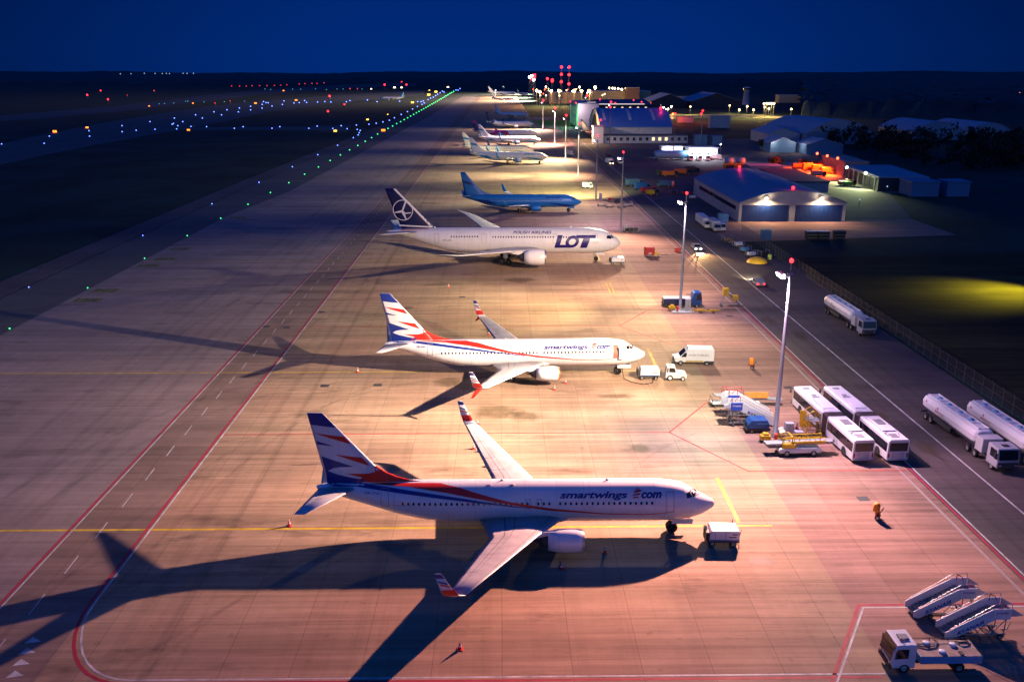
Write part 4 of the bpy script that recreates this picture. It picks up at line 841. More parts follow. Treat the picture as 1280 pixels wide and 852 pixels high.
# belt loader with yellow rails
t = thing('belt_loader', 'long white belt loader with yellow guard rails beside the nearest mast', 'belt loader', (34.6, 93.3, 0), .03)
b = MB(); b.prism([(-2.4, .4), (2.5, .4), (2.6, .75), (1.9, .98), (-2.3, .98), (-2.45, .8)], -1.0, 1.0); b.build('chassis', WHITE, t, .08)
b = MB(); b.prism([(-3.9, 1.15), (4.0, 1.35), (4.0, 1.62), (-3.9, 1.42)], -.55, .55); b.prism([(-3.5, .85), (-1, 1.0), (-1, 1.1), (-3.5, .95)], -.4, .4); b.build('conveyor', GREY, t)
b = MB()
for s in (-.62, .62):
    for z in (1.75, 2.15): b.tube((-1.9, s, z-.1), (3.0, s, z), .05, .05, 6)
    for k in range(9): x = -1.9+k*.61; b.tube((x, s, 1.4), (x, s, 2.12), .035, .035, 5)
    b.box(-1.0, 3.1, s-.03, s+.03, 1.44, 1.72)
b.path([(-2.1, -.8, 1.0), (-2.1, -.8, 2.3), (-1.0, -.8, 2.4), (-.9, -.8, 1.2)], .05); b.path([(-2.1, .6, 1.0), (-2.1, .6, 2.3), (-1.0, .6, 2.4), (-1, -.8, 2.4)], .05); b.box(-2.0, -.6, -.95, -.5, 1.0, 1.5)
b.build('guard_rail', YELLOW, t)
b = MB(); b.box(-2.6, -2.0, -.45, .45, .9, 1.3); b.sphere((4.2, 0, 1.45), .16); b.build('roller', DARK, t)
for x in (-1.55, 1.6):
    for s in (-1, 1): wheel(t, x, s*.93, .36, .22)
# tug with cones on it, yellow jack, bin, cabinet, hydrant
t = thing('airport_tug', 'low white and yellow tug carrying three red cones behind the loader', 'tug', (35.3, 98.0, 0), math.pi)
b = MB(); b.prism([(-1.4, .3), (1.4, .3), (1.45, .8), (.9, 1.05), (-1.4, .95)], -.75, .75); b.build('body', WHITE, t, .06); b = MB(); b.box(-.1, .5, -.5, .5, 1.0, 1.35); b.box(.4, .5, -.4, .4, 1.3, 1.6); b.build('seat', DARK, t, .03)
b = MB(); b.box(-1.42, -.2, -.77, .77, .4, .75); b.build('yellow_skirt', YELLOW, t)
for x in (-.9, .9):
    for s in (-1, 1): wheel(t, x, s*.7, .34)
for k in range(3):
    c = cone(0, 0, ('leftmost', 'middle', 'rightmost')[k] + ' of the three red cones standing on the white tug', .8, wp=(35.0+k*.55, 98.2)); c.location.z = 1.02
t = thing('aircraft_jack', 'tall yellow tube frame access stand between the tug and the bus', 'access stand', (38.0, 98.2, 0), 0)
b = MB()
for s in (-.7, .7):
    b.path([(-.9, s, .1), (-.9, s, 3.2), (-.2, s, 3.6), (.5, s, 3.1), (.9, s, .1)], .07); b.tube((-.9, s, 1.1), (.8, s, 1.1), .05, .05, 6); b.tube((-.9, s, 2.2), (.6, s, 2.2), .05, .05, 6); b.tube((-.9, s, 1.1), (.6, s, 2.2), .04, .04, 6); b.tube((-.9, s, 2.2), (.4, s, 3.2), .04, .04, 6)
for z in (.4, 1.1, 1.6, 2.2, 2.8, 3.2): b.tube((-.9, -.7, z), (-.9, .7, z), .05, .05, 6)
b.build('tube_frame', YELLOW, t)
b = MB(); b.box(-.9, .7, -.65, .65, 2.16, 2.24); b.build('deck', LGREY, t)
for x in (-.9, .9):
    for s in (-1, 1): wheel(t, x, s*.7, .16, .1)
t = thing('folding_steps', 'yellow folded board leaning by the bus front wheel', 'steps', (38.3, 101.2, 0), 0)
b = MB(); b.prism([(-.8, 0), (.8, .0), (-.2, 2.1), (-.9, 2.2)], -.06, .06); b.build('board', YELLOW, t); b = MB(); b.tube((.6, -.1, 0), (-.4, .5, 1.6), .04, .04, 6); b.build('prop', DARK, t)
t = thing('waste_container', 'blue rounded waste tank on a dark trailer left of the mast', 'waste tank', (31.7, 99.9, 0), 0)
b = MB(); b.prism([(-1.3, .65), (1.3, .65), (1.3, 1.3), (1.05, 1.75), (-.9, 1.75), (-1.3, 1.2)], -.85, .85); b.build('tank', BLUEP, t, .1); b = MB(); b.box(-1.5, 1.5, -.8, .8, .35, .6); b.path([(-1.5, 0, .45), (-2.1, 0, .35)], .05); b.build('trailer', DARK, t)
b = MB(); b.box(-.2, 1.31, -.87, .87, 1.28, 1.36); b.build('lid_rim', LBLUE, t)
for x in (-.8, .8):
    for s in (-1, 1): wheel(t, x, s*.75, .24, .16)
def cabinet(x, y, lab, h=2.1):
    t = thing('electrical_cabinet', lab, 'cabinet', (x, y, 0)); b = MB(); b.box(-.5, .5, -.35, .35, .08, h); b.build('housing', LGREY, t, .03); b = MB(); b.box(-.55, .55, -.4, .4, 0, .08); b.build('plinth', GREY, t)
    b = MB(); b.box(-.02, .0, -.362, -.35, .15, h-.1); b.box(.08, .12, -.37, -.35, 1.0, 1.2); b.build('door_handle', DARK, t)
cabinet(34.9, 97.5, 'light grey electrical cabinet at the foot of the nearest mast'); cabinet(34.8, 156.5, 'light grey electrical cabinet at the second mast from the viewer', 2.4); cabinet(35.0, 240.6, 'light grey electrical cabinet at the third mast from the viewer')
cabinet(35, 305, 'light grey electrical cabinet at the fourth mast from the viewer', 2.3)
def hydrant(x, y, lab):
    t = thing('fire_hydrant', lab, 'hydrant', (x, y, 0)); b = MB(); b.lathe([(0, .3), (.1, .3), (.12, .2), (.9, .2), (1.0, .26), (1.15, .22), (1.25, .02)], (0, 0, 0), 'z', 14); b.build('barrel', mat('hydrant_red', (.8, .10, .03), .45), t); b = MB(); b.tube((-.34, 0, .7), (.34, 0, .7), .09, .09, 8); b.build('outlet', REDP, t)
hydrant(33.0, 96.3, 'orange hydrant at the foot of the nearest mast'); hydrant(32.8, 156.0, 'orange hydrant at the foot of the second mast')
def pump(x, y, lab):
    t = thing('generator', lab, 'generator', (x, y, 0)); b = MB(); b.box(-.6, .6, -.4, .4, .35, .9); b.box(-.3, .4, -.3, .3, .9, 1.15); b.build('housing', YELLOW, t, .05); b = MB(); b.path([(-.6, -.3, .4), (-.9, -.3, .1)], .05); b.path([(.6, .3, .4), (.6, .3, 0)], .05); b.path([(.6, -.3, .4), (.6, -.3, 0)], .05); b.path([(-.5, .3, .4), (-.5, .3, 0)], .05); b.build('frame', DARK, t)
pump(31.8, 96.6, 'small yellow generator left of the orange hydrant, nearest mast'); pump(31.9, 157.0, 'small yellow generator left of the second mast')
# articulated buses
def bus(lab, x, y, rz):
    t = thing('articulated_bus', lab, 'bus', (x, y, 0), rz, 'articulated buses parked side by side')       # rear centre at origin, front towards +X
    def seg(x0, x1, nm, front=False, rear=False):
        b = MB(); b.prism([(-1.24, .35), (1.24, .35), (1.27, 1.2), (1.22, 2.72), (1.05, 2.86), (-1.05, 2.86), (-1.22, 2.72), (-1.27, 1.2)], x0, x1, 'x'); o = b.build(nm, WHITE, t, .07)
        g = MB()
        for s in (-1, 1):
            g.prism([(x0+.25, 1.3), (x1-.25, 1.3), (x1-.25, 2.4), (x0+.25, 2.4)], s*1.262-.006, s*1.262+.006)
        g.build('side_window', GLASS, o)
        p = MB()
        k = x0+.25
        while k < x1-.2:
            for s in (-1, 1): p.box(k-.03, k+.03, s*1.27-.006, s*1.27+.006, 1.28, 2.42)
            k += 1.45
        p.build('window_pillar', DARK, o); return o
    r = seg(0, 7.3, 'rear_body'); f = seg(8.7, 17.9, 'front_body')
    b = MB()
    for k in range(13):
        x0 = 7.3 + k*1.4/13; d = .05 if k % 2 else 0; b.prism([(-1.2+d, .45), (1.2-d, .45), (1.2-d, 2.7-d), (1.0, 2.82-d), (-1.0, 2.82-d), (-1.2+d, 2.7-d)], x0, x0+1.4/13, 'x')
    b.build('bellows', mat('bellows_grey', (.16, .12, .13), .8), t)
    b = MB(); b.box(-.012, .0, -1.05, 1.05, 1.45, 2.5); b.build('rear_window', GLASS, r); b = MB(); b.box(17.9, 17.915, -1.1, 1.1, 1.1, 2.55); b.build('windscreen', GLASS, f)
    b = MB(); b.box(-.03, .0, -.75, .75, .6, 1.35); b.build('engine_hatch', LGREY, r, .02); b = MB(); b.box(-.06, 0.0, -1.2, 1.2, .36, .55); b.build('bumper', LGREY, r, .02)
    for s in (-1, 1): b = MB(); b.box(-.025, 0, s*1.08-.09, s*1.08+.09, .7, 1.25); b.build('tail_light', REDP, r); b = MB(); b.path([(17.9, s*1.2, 2.5), (18.3, s*1.45, 2.4), (18.3, s*1.45, 1.9)], .04); b.box(18.2, 18.32, s*1.45-.12, s*1.45+.12, 1.8, 2.25); b.build('wing_mirror', DARK, f)
    b = MB(); b.box(2.4, 6.6, -.85, .85, 2.85, 3.02); b.box(9.6, 13.2, -.7, .7, 2.85, 2.98); b.build('roof_unit', WHITE, t, .05)
    b = MB(); b.box(4.2, 5.7, -.5, .5, 3.02, 3.06)
    for k in range(4): b.box(4.3+k*.35, 4.5+k*.35, -.45, .45, 3.06, 3.09)
    b.box(.7, 1.7, -.35, .55, 2.86, 2.9); b.box(14.1, 14.6, -.3, .3, 2.86, 2.9); b.box(13.3, 13.9, -.45, .45, 2.86, 2.9); b.box(16.6, 17.1, -.4, .4, 2.86, 2.9); b.build('roof_vent', GREY, t)
    b = MB(); b.path([(1.1, .7, 2.88), (1.9, .85, 2.9), (2.2, .4, 2.9)], .03); b.path([(1.1, -.6, 2.88), (1.9, -.75, 2.9)], .03); b.build('roof_pipe', DARK, t)
    b = MB()
    for s in (-1, 1): b.box(10.0, 11.2, s*1.263-.005, s*1.263+.012, .42, 1.25); b.box(3.9, 5.1, s*1.263-.005, s*1.263+.012, .42, 1.25)
    b.build('lower_door', LGREY, t)
    for x in (2.2, 9.9-.4, 15.2):
        for s in (-1, 1): wheel(t, x, s*1.13, .48, .3)
        b = MB(); b.lathe([(-1.275, .62), (-1.275, .01)], (x, 0, .55), 'y', 20); b.lathe([(1.275, .01), (1.275, .62)], (x, 0, .55), 'y', 20); b.build('wheel_arch', DARK, t)
    return t
a = math.pi/2 + .062
bus('white articulated bus, the one beside the yellow access stand', 41.15, 90.4, a); bus('white articulated bus, the one beside the traffic lane', 45.1, 90.4, a)
# tank lorries
def tanker(lab, x, y, rz):
    t = thing('fuel_tanker', lab, 'tanker truck', (x, y, 0), rz, 'white fuel tankers parked by the fence')    # rear at origin, cab towards +X
    b = MB(); sec = [(-.75, 1.25), (.75, 1.25), (1.2, 1.7), (1.25, 2.4), (1.0, 2.95), (.6, 3.1), (-.6, 3.1), (-1.0, 2.95), (-1.25, 2.4), (-1.2, 1.7)]
    V = []; n = len(sec)
    for xx, k in ((0, .78), (.25, .96), (.6, 1), (11.6, 1), (11.95, .96), (12.2, .8)): V += [(xx, p[0]*k, 2.2+(p[1]-2.2)*k) for p in sec]
    b.add(V, [(i*n+j, i*n+(j+1) % n, (i+1)*n+(j+1) % n, (i+1)*n+j) for i in range(5) for j in range(n)] + [tuple(range(n)), tuple(range(5*n, 6*n))]); b.build('tank', WHITE, t, .05)
    b = MB()
    for s in (-.62, .62): b.box(.4, 11.8, s-.04, s+.04, 3.08, 3.25)
    for xx in (.5, 2.9, 5.3, 7.7, 10.0, 11.7): b.box(xx-.05, xx+.05, -.6, .6, 3.1, 3.2)
    b.build('walkway_rail', WHITE, t)
    for xx in (1.8, 4.1, 6.6, 9.0): b = MB(); b.lathe([(3.1, .3), (3.24, .3), (3.26, .01)], (xx, .1, 0), 'z', 14); b.build('manhole', LBLUE, t)
    b = MB(); b.box(.5, 12.4, -.55, .55, .85, 1.3); b.box(12.4, 16.6, -.45, .45, .7, 1.0); b.box(3.0, 7, -1.1, -.7, .7, 1.15); b.box(3, 7, .7, 1.1, .7, 1.15); b.box(-.3, .1, -1.1, 1.1, .6, .85); b.build('chassis', DARK, t)
    b = MB(); b.box(12.45, 13.9, -1.2, 1.2, 1.05, 2.75); b.build('pump_housing', LGREY, t, .05)
    b = MB(); b.prism([(14.9, .6), (17.0, .6), (17.1, 1.6), (16.85, 2.85), (15.0, 2.95), (14.9, 2.8)], -1.22, 1.22); c = b.build('cab', mat('cab_silver', (.42, .43, .48), .35), t, .08)
    g = MB(); g.prism([(17.1, 1.6), (17.13, 1.6), (16.91, 2.7), (16.88, 2.7)], -1.08, 1.08)
    for s in (-1.22, 1.22): sidequad(g, [(15.5, 1.6), (16.8, 1.6), (16.65, 2.6), (15.5, 2.6)], s)
    g.build('window', GLASS, c); g = MB(); g.box(17.02, 17.12, -1.15, 1.15, .62, 1.3); g.build('grille', DARK, c); g = MB(); g.box(15.8, 16.3, -.35, .35, 2.92, 2.98); g.build('roof_hatch', DARK, c)
    for s in (-1, 1): g = MB(); g.box(17.08, 17.15, s*.9-.15, s*.9+.15, .85, 1.05); g.build('headlight', METAL, c); g = MB(); g.box(16.75, 16.9, s*1.4-.1, s*1.4+.1, 1.7, 2.4); g.build('wing_mirror', DARK, c)
    for xx in (1.2, 2.45, 11.0, 12.5, 15.9):
        for s in (-1, 1): wheel(t, xx, s*1.02, .48, .34)
    lab_side(t, 'BALTIC', 3.4, 5.6, 2.0, 2.25, -1.27, REDP, .2, .02); lab_side(t, 'GROUND SERVICES', 4.1, 6.8, 1.78, 1.92, -1.25, GREY, .1, 0)
    for xx in (3.9, 1.2): b = MB(); b.prism([(xx-.18, 2.45), (xx+.18, 2.45), (xx, 2.75)], -1.262, -1.25); b.build('warning_sign', REDP, t)
    return t
tanker('white fuel tanker parked alone farther down by the fence', 61.3, 156.6, -math.pi/2 + .03)
tanker('white fuel tanker in the front row, standing on the lane side', 55.5, 104.6, -math.pi/2 + .035); tanker('white fuel tanker in the front row, standing on the fence side', 60.0, 102.3, -math.pi/2 + .035)
# service truck, bottom right
t = thing('service_truck', 'white flatbed service truck with hoses on its flat tank', 'truck', (32.15, 55.2, 0), math.pi)
t.scale = (.92, .92, .92)
b = MB(); b.prism([(1.75, .45), (3.65, .45), (3.75, 1.1), (3.6, 2.0), (3.35, 2.55), (1.75, 2.6)], -1.12, 1.12); c = b.build('cab', WHITE, t, .1)
g = MB(); g.prism([(3.74, 1.15), (3.79, 1.15), (3.64, 2.02), (3.44, 2.47), (3.38, 2.47), (3.58, 2.0)], -1.0, 1.0)
for s in (-1.12, 1.12): sidequad(g, [(2.4, 1.4), (3.5, 1.35), (3.3, 2.25), (2.4, 2.25)], s)
g.build('window', GLASS, c); g = MB(); g.box(2.1, 2.9, -.35, .35, 2.58, 2.72); g.build('roof_hatch', GREY, c, .04); g = MB(); g.box(3.6, 3.8, -1.1, 1.1, .4, .8); g.build('bumper', DARK, c, .03)
for s in (-1, 1): g = MB(); g.box(3.72, 3.8, s*.85-.15, s*.85+.15, .85, 1.05); g.build('headlight', METAL, c); g = MB(); g.box(3.4, 3.5, s*1.3-.08, s*1.3+.08, 1.5, 2.1); g.build('wing_mirror', DARK, c)
b = MB(); b.box(-3.65, 1.35, -1.1, 1.1, .85, 1.5); b.build('flat_tank', LBLUE, t, .04)
b = MB(); b.box(-3.6, 1.3, -1.05, 1.05, 1.5, 1.53); b.build('tank_deck', mat('deck_tan', (.42, .30, .25), .7, dirt=.3), t)
b = MB(); b.box(-3.4, 3.4, -.5, .5, .5, .84); b.build('chassis', DARK, t)
for q in ((.2, .6), (-1.9, .35), (-.6, -.55)): b = MB(); b.lathe([(1.52, .28), (1.66, .28), (1.7, .22), (1.7, .01)], (q[0], -q[1], 0), 'z', 16); b.build('tank_lid', mat('lid_white', (.7, .75, .85), .4), t)
b = MB(); b.path([(1.2, -.3, 1.6), (.4, 0, 1.62), (-.4, -.2, 1.62), (-.8, -.7, 1.62), (-.6, -1.0, 1.65)], .06); b.path([(1.3, -1.05, 1.75), (-3.5, -1.05, 1.75)], .03)
for k in range(4): b.tube((1.2-k*1.5, -1.05, 1.5), (1.2-k*1.5, -1.05, 1.76), .03, .03, 5)
b.path([(-2.3, -.8, 1.6), (-2.6, -.5, 1.7), (-3.2, -.6, 1.7), (-3.4, -.9, 1.65), (-2.5, -1.0, 1.65)], .06); b.box(-2.2, -1.9, .5, .95, 1.53, 1.62); b.build('hose', DARK, t)
for xx in (2.6, -1.9):
    for s in (-1, 1): wheel(t, xx, s*.98, .43, .28)
b = MB(); b.box(2.7, 2.78, .6, .68, 2.6, 2.85); b.build('beacon', ORANGE, t)
# blue-cab lavatory truck beside the second mast
t = thing('service_truck', 'dark blue low tank truck with bright blue cab behind the second mast', 'truck', (34.4, 160.2, 0), 0)
b = MB(); b.prism([(1.9, .5), (3.6, .5), (3.65, 1.2), (3.4, 2.9), (2.2, 3.0), (1.95, 2.7)], -1.1, 1.1); c = b.build('cab', BLUEP, t, .1)
g = MB(); g.prism([(3.66, 1.4), (3.68, 1.4), (3.45, 2.7), (3.42, 2.7)], -.98, .98)
for s in (-1.1, 1.1): sidequad(g, [(2.6, 1.5), (3.5, 1.5), (3.35, 2.6), (2.6, 2.6)], s)
g.build('window', GLASS, c)
b = MB(); b.box(-3.6, 1.7, -1.1, 1.1, .75, 1.75); b.build('flat_tank', mat('tank_navy', (.015, .025, .10), .4), t, .06); b = MB(); b.box(-3.5, 1.6, -.95, .95, 1.75, 1.8); b.build('tank_deck', LGREY, t); b = MB(); b.box(-3.7, 3.4, -.9, .9, .4, .74); b.build('chassis', DARK, t)
for xx in (2.7, -2.2):
    for s in (-1, 1): wheel(t, xx, s*.98, .43, .28)
t = thing('kerb_island', 'white concrete base slab at the foot of the second mast', 'base slab', (33.8, 156.2, 0)); b = MB(); b.prism([(-2.0, -1.0), (2.0, -1.0), (2.0, 1.6), (-2.0, 1.6)], 0, .2, 'z'); b.build('slab', LGREY, t)
for k, (x, y) in enumerate(((36.6, 155.6), (39.0, 155.4))):
    t = thing('tow_bar', ('left', 'right')[k] + ' one of two yellow tow bars lying at the second mast', 'tow bar', (x, y, 0), .05, 'yellow tow bars')
    b = MB(); b.tube((-1.2, 0, .4), (1.6, 0, .5), .1, .1, 8); b.tube((-1.2, 0, .4), (-1.6, .3, .4), .07, .07, 6); b.box(-.3, .9, -.25, .25, .35, .65); b.build('bar', YELLOW, t)
    for s in (-1, 1): wheel(t, .4, s*.35, .2, .12)
t = thing('access_stand', 'yellow A-shaped access ladder with wheels right of the blue truck', 'access stand', (44.3-.6, 160, 0))
b = MB()
for s in (-.5, .5): b.tube((-1.9, s, .15), (-1.1, s, 3.3), .07, .07, 6); b.tube((-1.1, s, 3.3), (.5, s, 1.4), .07, .07, 6); b.tube((.5, s, 1.9), (1.9, s, .15), .07, .07, 6); b.tube((-1.8, s, .6), (1.6, s, .6), .05, .05, 6)
b.build('frame', GREY, t); b = MB(); b.box(-1.6, -.6, -.55, .55, 2.2, 3.6); b.box(.2, 1.3, -.5, .5, 1.2, 2.2); b.build('guard_panel', YELLOW, t)
for x in (-1.8, 1.7):
    for s in (-1, 1): wheel(t, x, s*.5, .2, .12)
# wheeled fire extinguishers under orange covers
for px, py, lab in ((1096, 648, 'orange covered wheeled extinguisher standing below the buses'), (940, 461, 'orange covered wheeled extinguisher standing right of the white van')):
    c = G(px, py); t = thing('wheeled_extinguisher', lab, 'fire extinguisher', (c.x, c.y, 0), -.5, 'wheeled fire extinguishers')
    b = MB(); b.lathe([(.75, .30), (1.0, .36), (1.5, .34), (1.7, .22), (1.72, .01)], (-.15, 0, 0), 'z', 10); b.build('cover', mat('cover_orange', (.95, .30, .02), .55), t)
    b = MB(); b.lathe([(.12, .2), (.75, .22)], (0, 0, 0), 'z', 14); b.build('cylinder', REDP, t)
    b = MB(); b.path([(.0, .25, .3), (.5, .25, 1.3), (.5, -.25, 1.3), (0, -.25, .3)], .03); b.tube((0, 0, .1), (.7, -.2, .05), .04, .04, 6); b.build('handle', DARK, t)
    for s in (-1, 1): wheel(t, .05, s*.34, .26, .1)
# red baggage box, worker gear
c = G(812, 321); t = thing('baggage_container', 'dark red box trailer standing right of the wide-body nose', 'box trailer', (c.x, c.y+.8, 0)); b = MB(); b.box(-1.15, 1.15, -.8, .8, .45, 2.3); b.build('box', REDP, t, .04); b = MB(); b.box(-.3, .5, -.82, -.8, .7, 1.0); b.build('label_plate', LGREY, t)
b = MB(); b.tube((1.2, 0, .4), (6.2, 0, .35), .08, .08, 6); b.box(-1.2, 1.2, -.7, .7, .3, .44); b.build('drawbar', GREY, t)
for x in (-.7, .7):
    for s in (-1, 1): wheel(t, x, s*.7, .22, .14)
c = G(819, 320); pump(c.x, c.y-.3, 'small orange-yellow generator beside the dark red box trailer')
c = G(847, 315); t = thing('tool_chest', 'small dark red chest near the lane line', 'chest', (c.x, c.y, 0)); b = MB(); b.box(-.7, .7, -.4, .4, .1, 1.0); b.build('chest', REDP, t, .04); b = MB(); b.box(-.72, .72, -.42, .42, .86, .92); b.build('lid_edge', DARK, t)
# carts, dollies and little trucks in the background
def dolly(px, py, rz, lab, col=GREY, n=1, load=None):
    c = G(px, py); t = thing('baggage_cart', lab, 'baggage cart', (c.x, c.y+.7, 0), rz, 'baggage carts in the background')
    b = MB(); b.box(-1.4, 1.4, -.75, .75, .35, .5); b.tube((1.4, 0, .4), (2.1, 0, .3), .05, .05, 6); b.build('deck', col, t)
    b = MB()
    for x in (-1.35, 1.35): b.path([(x, -.72, .5), (x, -.72, 1.5), (x, .72, 1.5), (x, .72, .5)], .05)
    b.build('frame', STEEL, t)
    if load: b = MB(); b.box(-1.0, .9, -.6, .6, .5, 1.25); b.build('load', load, t, .08)
    for x in (-1, 1):
        for s in (-1, 1): wheel(t, x, s*.65, .2, .13)
    return t
for a in ((752, 258, 0, 'empty dark cart right of the fourth mast foot', DARK), (762, 259.5, .1, 'second dark cart in the row right of the fourth mast', DARK), (777, 260, 0, 'third dark cart in the row by the fourth mast', DARK), (785, 258, .2, 'last dark cart of the row by the fourth mast', GREY),
          (770, 254, .3, 'loaded cart with dark cargo behind the cart row', DARK, 1, DARK), (764, 252, .3, 'loaded cart with red cargo behind the cart row', GREY, 1, REDP), (786, 291, 0, 'covered dark cart just right of the third mast', DARK, 1, DARK), (793, 291, 0, 'pale framed cart at the right of the third mast', GREY, 1, DARK),
          (842, 243, .4, 'dark cart parked left of the arched hangar', DARK, 1, DARK), (856, 244, .4, 'dark red loaded cart left of the arched hangar', DARK, 1, REDP), (866, 249, .4, 'cart with white load left of the arched hangar', GREY, 1, WHITE),
          (910, 303, .3, 'cart with brown load at the road side', DARK, 1, mat('brown_load', (.2, .12, .09), .7)), (918, 305, .3, 'cart with red-brown load at the road side', GREY, 1, mat('brown_load', (0, 0, 0))), (924, 309, .3, 'cart with white box at the road side', GREY, 1, WHITE),
          (932, 316, .5, 'cart with pale blue load at the road side', DARK, 1, LBLUE), (940, 322, .5, 'cart with white sacks by the yellow dome', DARK, 1, WHITE), (955, 321, .5, 'dark cart behind the yellow dome', DARK, 1, DARK)):
    dolly(*a)
c = G(948, 329); t = thing('tarpaulin_heap', 'flat yellow covered dome on the road edge', 'covered heap', (c.x, c.y+1, 0)); b = MB(); b.lathe([(0, 2.4), (.35, 2.35), (.8, 1.9), (1.15, 1.1), (1.3, .02)], (0, 0, 0), 'z', 24); b.build('cover', YELLOW, t); b = MB(); b.lathe([(0, 2.5), (.08, 2.45)], (0, 0, 0), 'z', 24); b.build('hem', DARK, t)
c = G(962, 324); t = thing('water_barrel', 'small yellow-green barrel right of the yellow dome', 'barrel', (c.x, c.y, 0)); b = MB(); b.lathe([(0, .5), (.9, .5), (1.2, .35), (1.2, .01)], (0, 0, 0), 'z', 14); b.build('barrel', mat('lime_paint', (.5, .6, .1), .5), t); b = MB(); b.lathe([(.5, .52), (.56, .52)], (0, 0, 0), 'z', 14); b.build('hoop', DARK, t)
def small_truck(px, py, rz, lab, boxc=WHITE, cabc=WHITE, L_=6.0, h=2.8, cat='truck', lamps=False, tank=False, name='parked_truck'):
    c = G(px, py); t = thing(name, lab, cat, (c.x, c.y+1, 0), rz, 'parked service vehicles')
    b = MB(); b.prism([(L_/2-1.7, .5), (L_/2, .5), (L_/2, 1.3), (L_/2-.35, 2.3), (L_/2-1.6, 2.35)], -1.0, 1.0); cc = b.build('cab', cabc, t, .08)
    g = MB(); g.prism([(L_/2+.01, 1.35), (L_/2+.03, 1.35), (L_/2-.28, 2.2), (L_/2-.31, 2.2)], -.88, .88)
    for s in (-1, 1): sidequad(g, [(L_/2-1.3, 1.35), (L_/2-.2, 1.35), (L_/2-.4, 2.1), (L_/2-1.3, 2.1)], s)
    g.build('window', GLASS, cc)
    b = MB()
    if tank: b.lathe([(-L_/2, .3), (-L_/2+.1, 1.0), (-L_/2+.3, 1.12), (L_/2-2.1, 1.12), (L_/2-1.95, 1.0), (L_/2-1.9, .2)], (0, 0, 1.9), 'x', 20); b.build('tank', boxc, t)
    else: b.box(-L_/2, L_/2-1.85, -1.1, 1.1, .75, h); b.build('box_body', boxc, t, .05)
    b = MB(); b.box(-L_/2, L_/2-.3, -.8, .8, .4, .72); b.build('chassis', DARK, t)
    for x in (-L_/2+1.2, L_/2-.9):
        for s in (-1, 1): wheel(t, x, s*.9, .42, .26)
    if lamps:
        for s in (-1, 1): b = MB(); b.box(L_/2-.02, L_/2+.08, s*.7-.18, s*.7+.18, .75, 1.05); b.build('headlight', E_WHITE if lamps == 1 else E_WARM, t)
    return t
ry = -math.pi/2
small_truck(880, 283, ry, 'long pale bus standing left of the arched hangar doors', WHITE, WHITE, 12, 2.9, 'bus', name='parked_bus')
small_truck(893, 288, ry, 'white box truck beside the pale bus near the hangar', LGREY, LGREY, 9, 2.9); small_truck(901, 289, ry, 'small white van at the end of the vehicle row by the hangar', WHITE, WHITE, 5.2, 2.3, 'van')
small_truck(762, 206, ry+.2, 'white box truck with bright lamps driving on the lane', WHITE, WHITE, 7, 3.0, lamps=2); small_truck(775, 205, ry, 'pale truck following beside the lit truck', LGREY, LGREY, 7, 2.9); small_truck(761, 199, ry, 'dark truck behind the white truck on the lane', DARK, DARK, 6, 3)
small_truck(793, 240-7, .5, 'pale blue box truck parked on the far side of the lane', mat('dull_blue', (.05, .13, .24), .5), mat('dull_blue', (0,0,0)), 7, 2.8); small_truck(803, 238, .3, 'blue dark truck parked on the far side of the lane', BLUEP, BLUEP, 6); small_truck(811, 242, .1, 'dark red low truck on the far side of the lane', REDP, REDP, 5.5, 2.1)
small_truck(832, 238-4, 2.5, 'pale blue van lying in the shade before the hangar', mat('dull_blue', (0,0,0)), mat('dull_blue', (0,0,0)), 6.5, 2.4, 'van'); small_truck(816, 247-2, .2, 'yellow lift truck with raised mast left of the hangar', YELLOW, DARK, 4.5, 2.2)
small_truck(838, 221, 0, 'dark orange plough truck in the dim yard', ORANGE, DARK, 7, 2.4); small_truck(853, 219, 0, 'second dark orange plough truck in the dim yard', ORANGE, DARK, 7, 2.6); small_truck(826, 219, 0, 'dark yard truck with a lit lamp in the dim yard', DARK, DARK, 5, 2.4)
small_truck(866, 217, .1, 'dark machine at the end of the dim yard row', DARK, DARK, 6, 3.2); small_truck(735, 236, -.2, 'white steps truck by the fourth mast', WHITE, WHITE, 4, 2.3) ; small_truck(730, 205-5, .3, 'white stairs truck by the fifth mast', WHITE, WHITE, 4, 2.2) if 0 else None
small_truck(712, 195, -.3, 'white stairs truck standing on the lit apron between masts', LGREY, WHITE, 4.4, 2.8)
def car(x, y, rz, lab, col, tail=False):
    t = thing('moving_car', lab, 'car', (x, y, 0), rz); b = MB(); b.prism([(-2.2, .3), (2.2, .3), (2.25, .75), (1.2, .95), (.5, 1.42), (-1.2, 1.45), (-2.1, .98), (-2.25, .8)], -.88, .88); c = b.build('body', col, t, .08)
    g = MB(); g.prism([(1.12, .99), (1.16, .99), (.53, 1.40), (.49, 1.40)], -.75, .75)
    for s in (-.88, .88): sidequad(g, [(-1.4, 1.0), (.95, 1.0), (.45, 1.34), (-1.1, 1.36)], s)
    g.build('window', GLASS, c)
    for x_ in (-1.4, 1.4):
        for s in (-1, 1): wheel(t, x_, s*.8, .32, .2)
    for s in (-1, 1):
        g = MB(); g.box(2.2, 2.3, s*.62-.22, s*.62+.22, .55, .8); g.build('headlight', E_WHITE, t); g = MB(); g.box(-2.3, -2.2, s*.65-.2, s*.65+.2, .6, .85); g.build('tail_light', E_RED, t)
car(49.2, 215.5, ry, 'oncoming car with bright headlights on the lane by the second mast', GREY); spot((49.2, 213, .8), (49.8, 200, 0), 26000, (1, .55, .2), 75, .8, .1, 'headlight_beam')
car(53.9, 177.5, -ry, 'car driving away with red tail lights on the lane', GREY); spot((53.9, 180, .8), (54.2, 192, 0), 12000, (1, .85, .5), 70, .8, .1, 'headlight_beam')
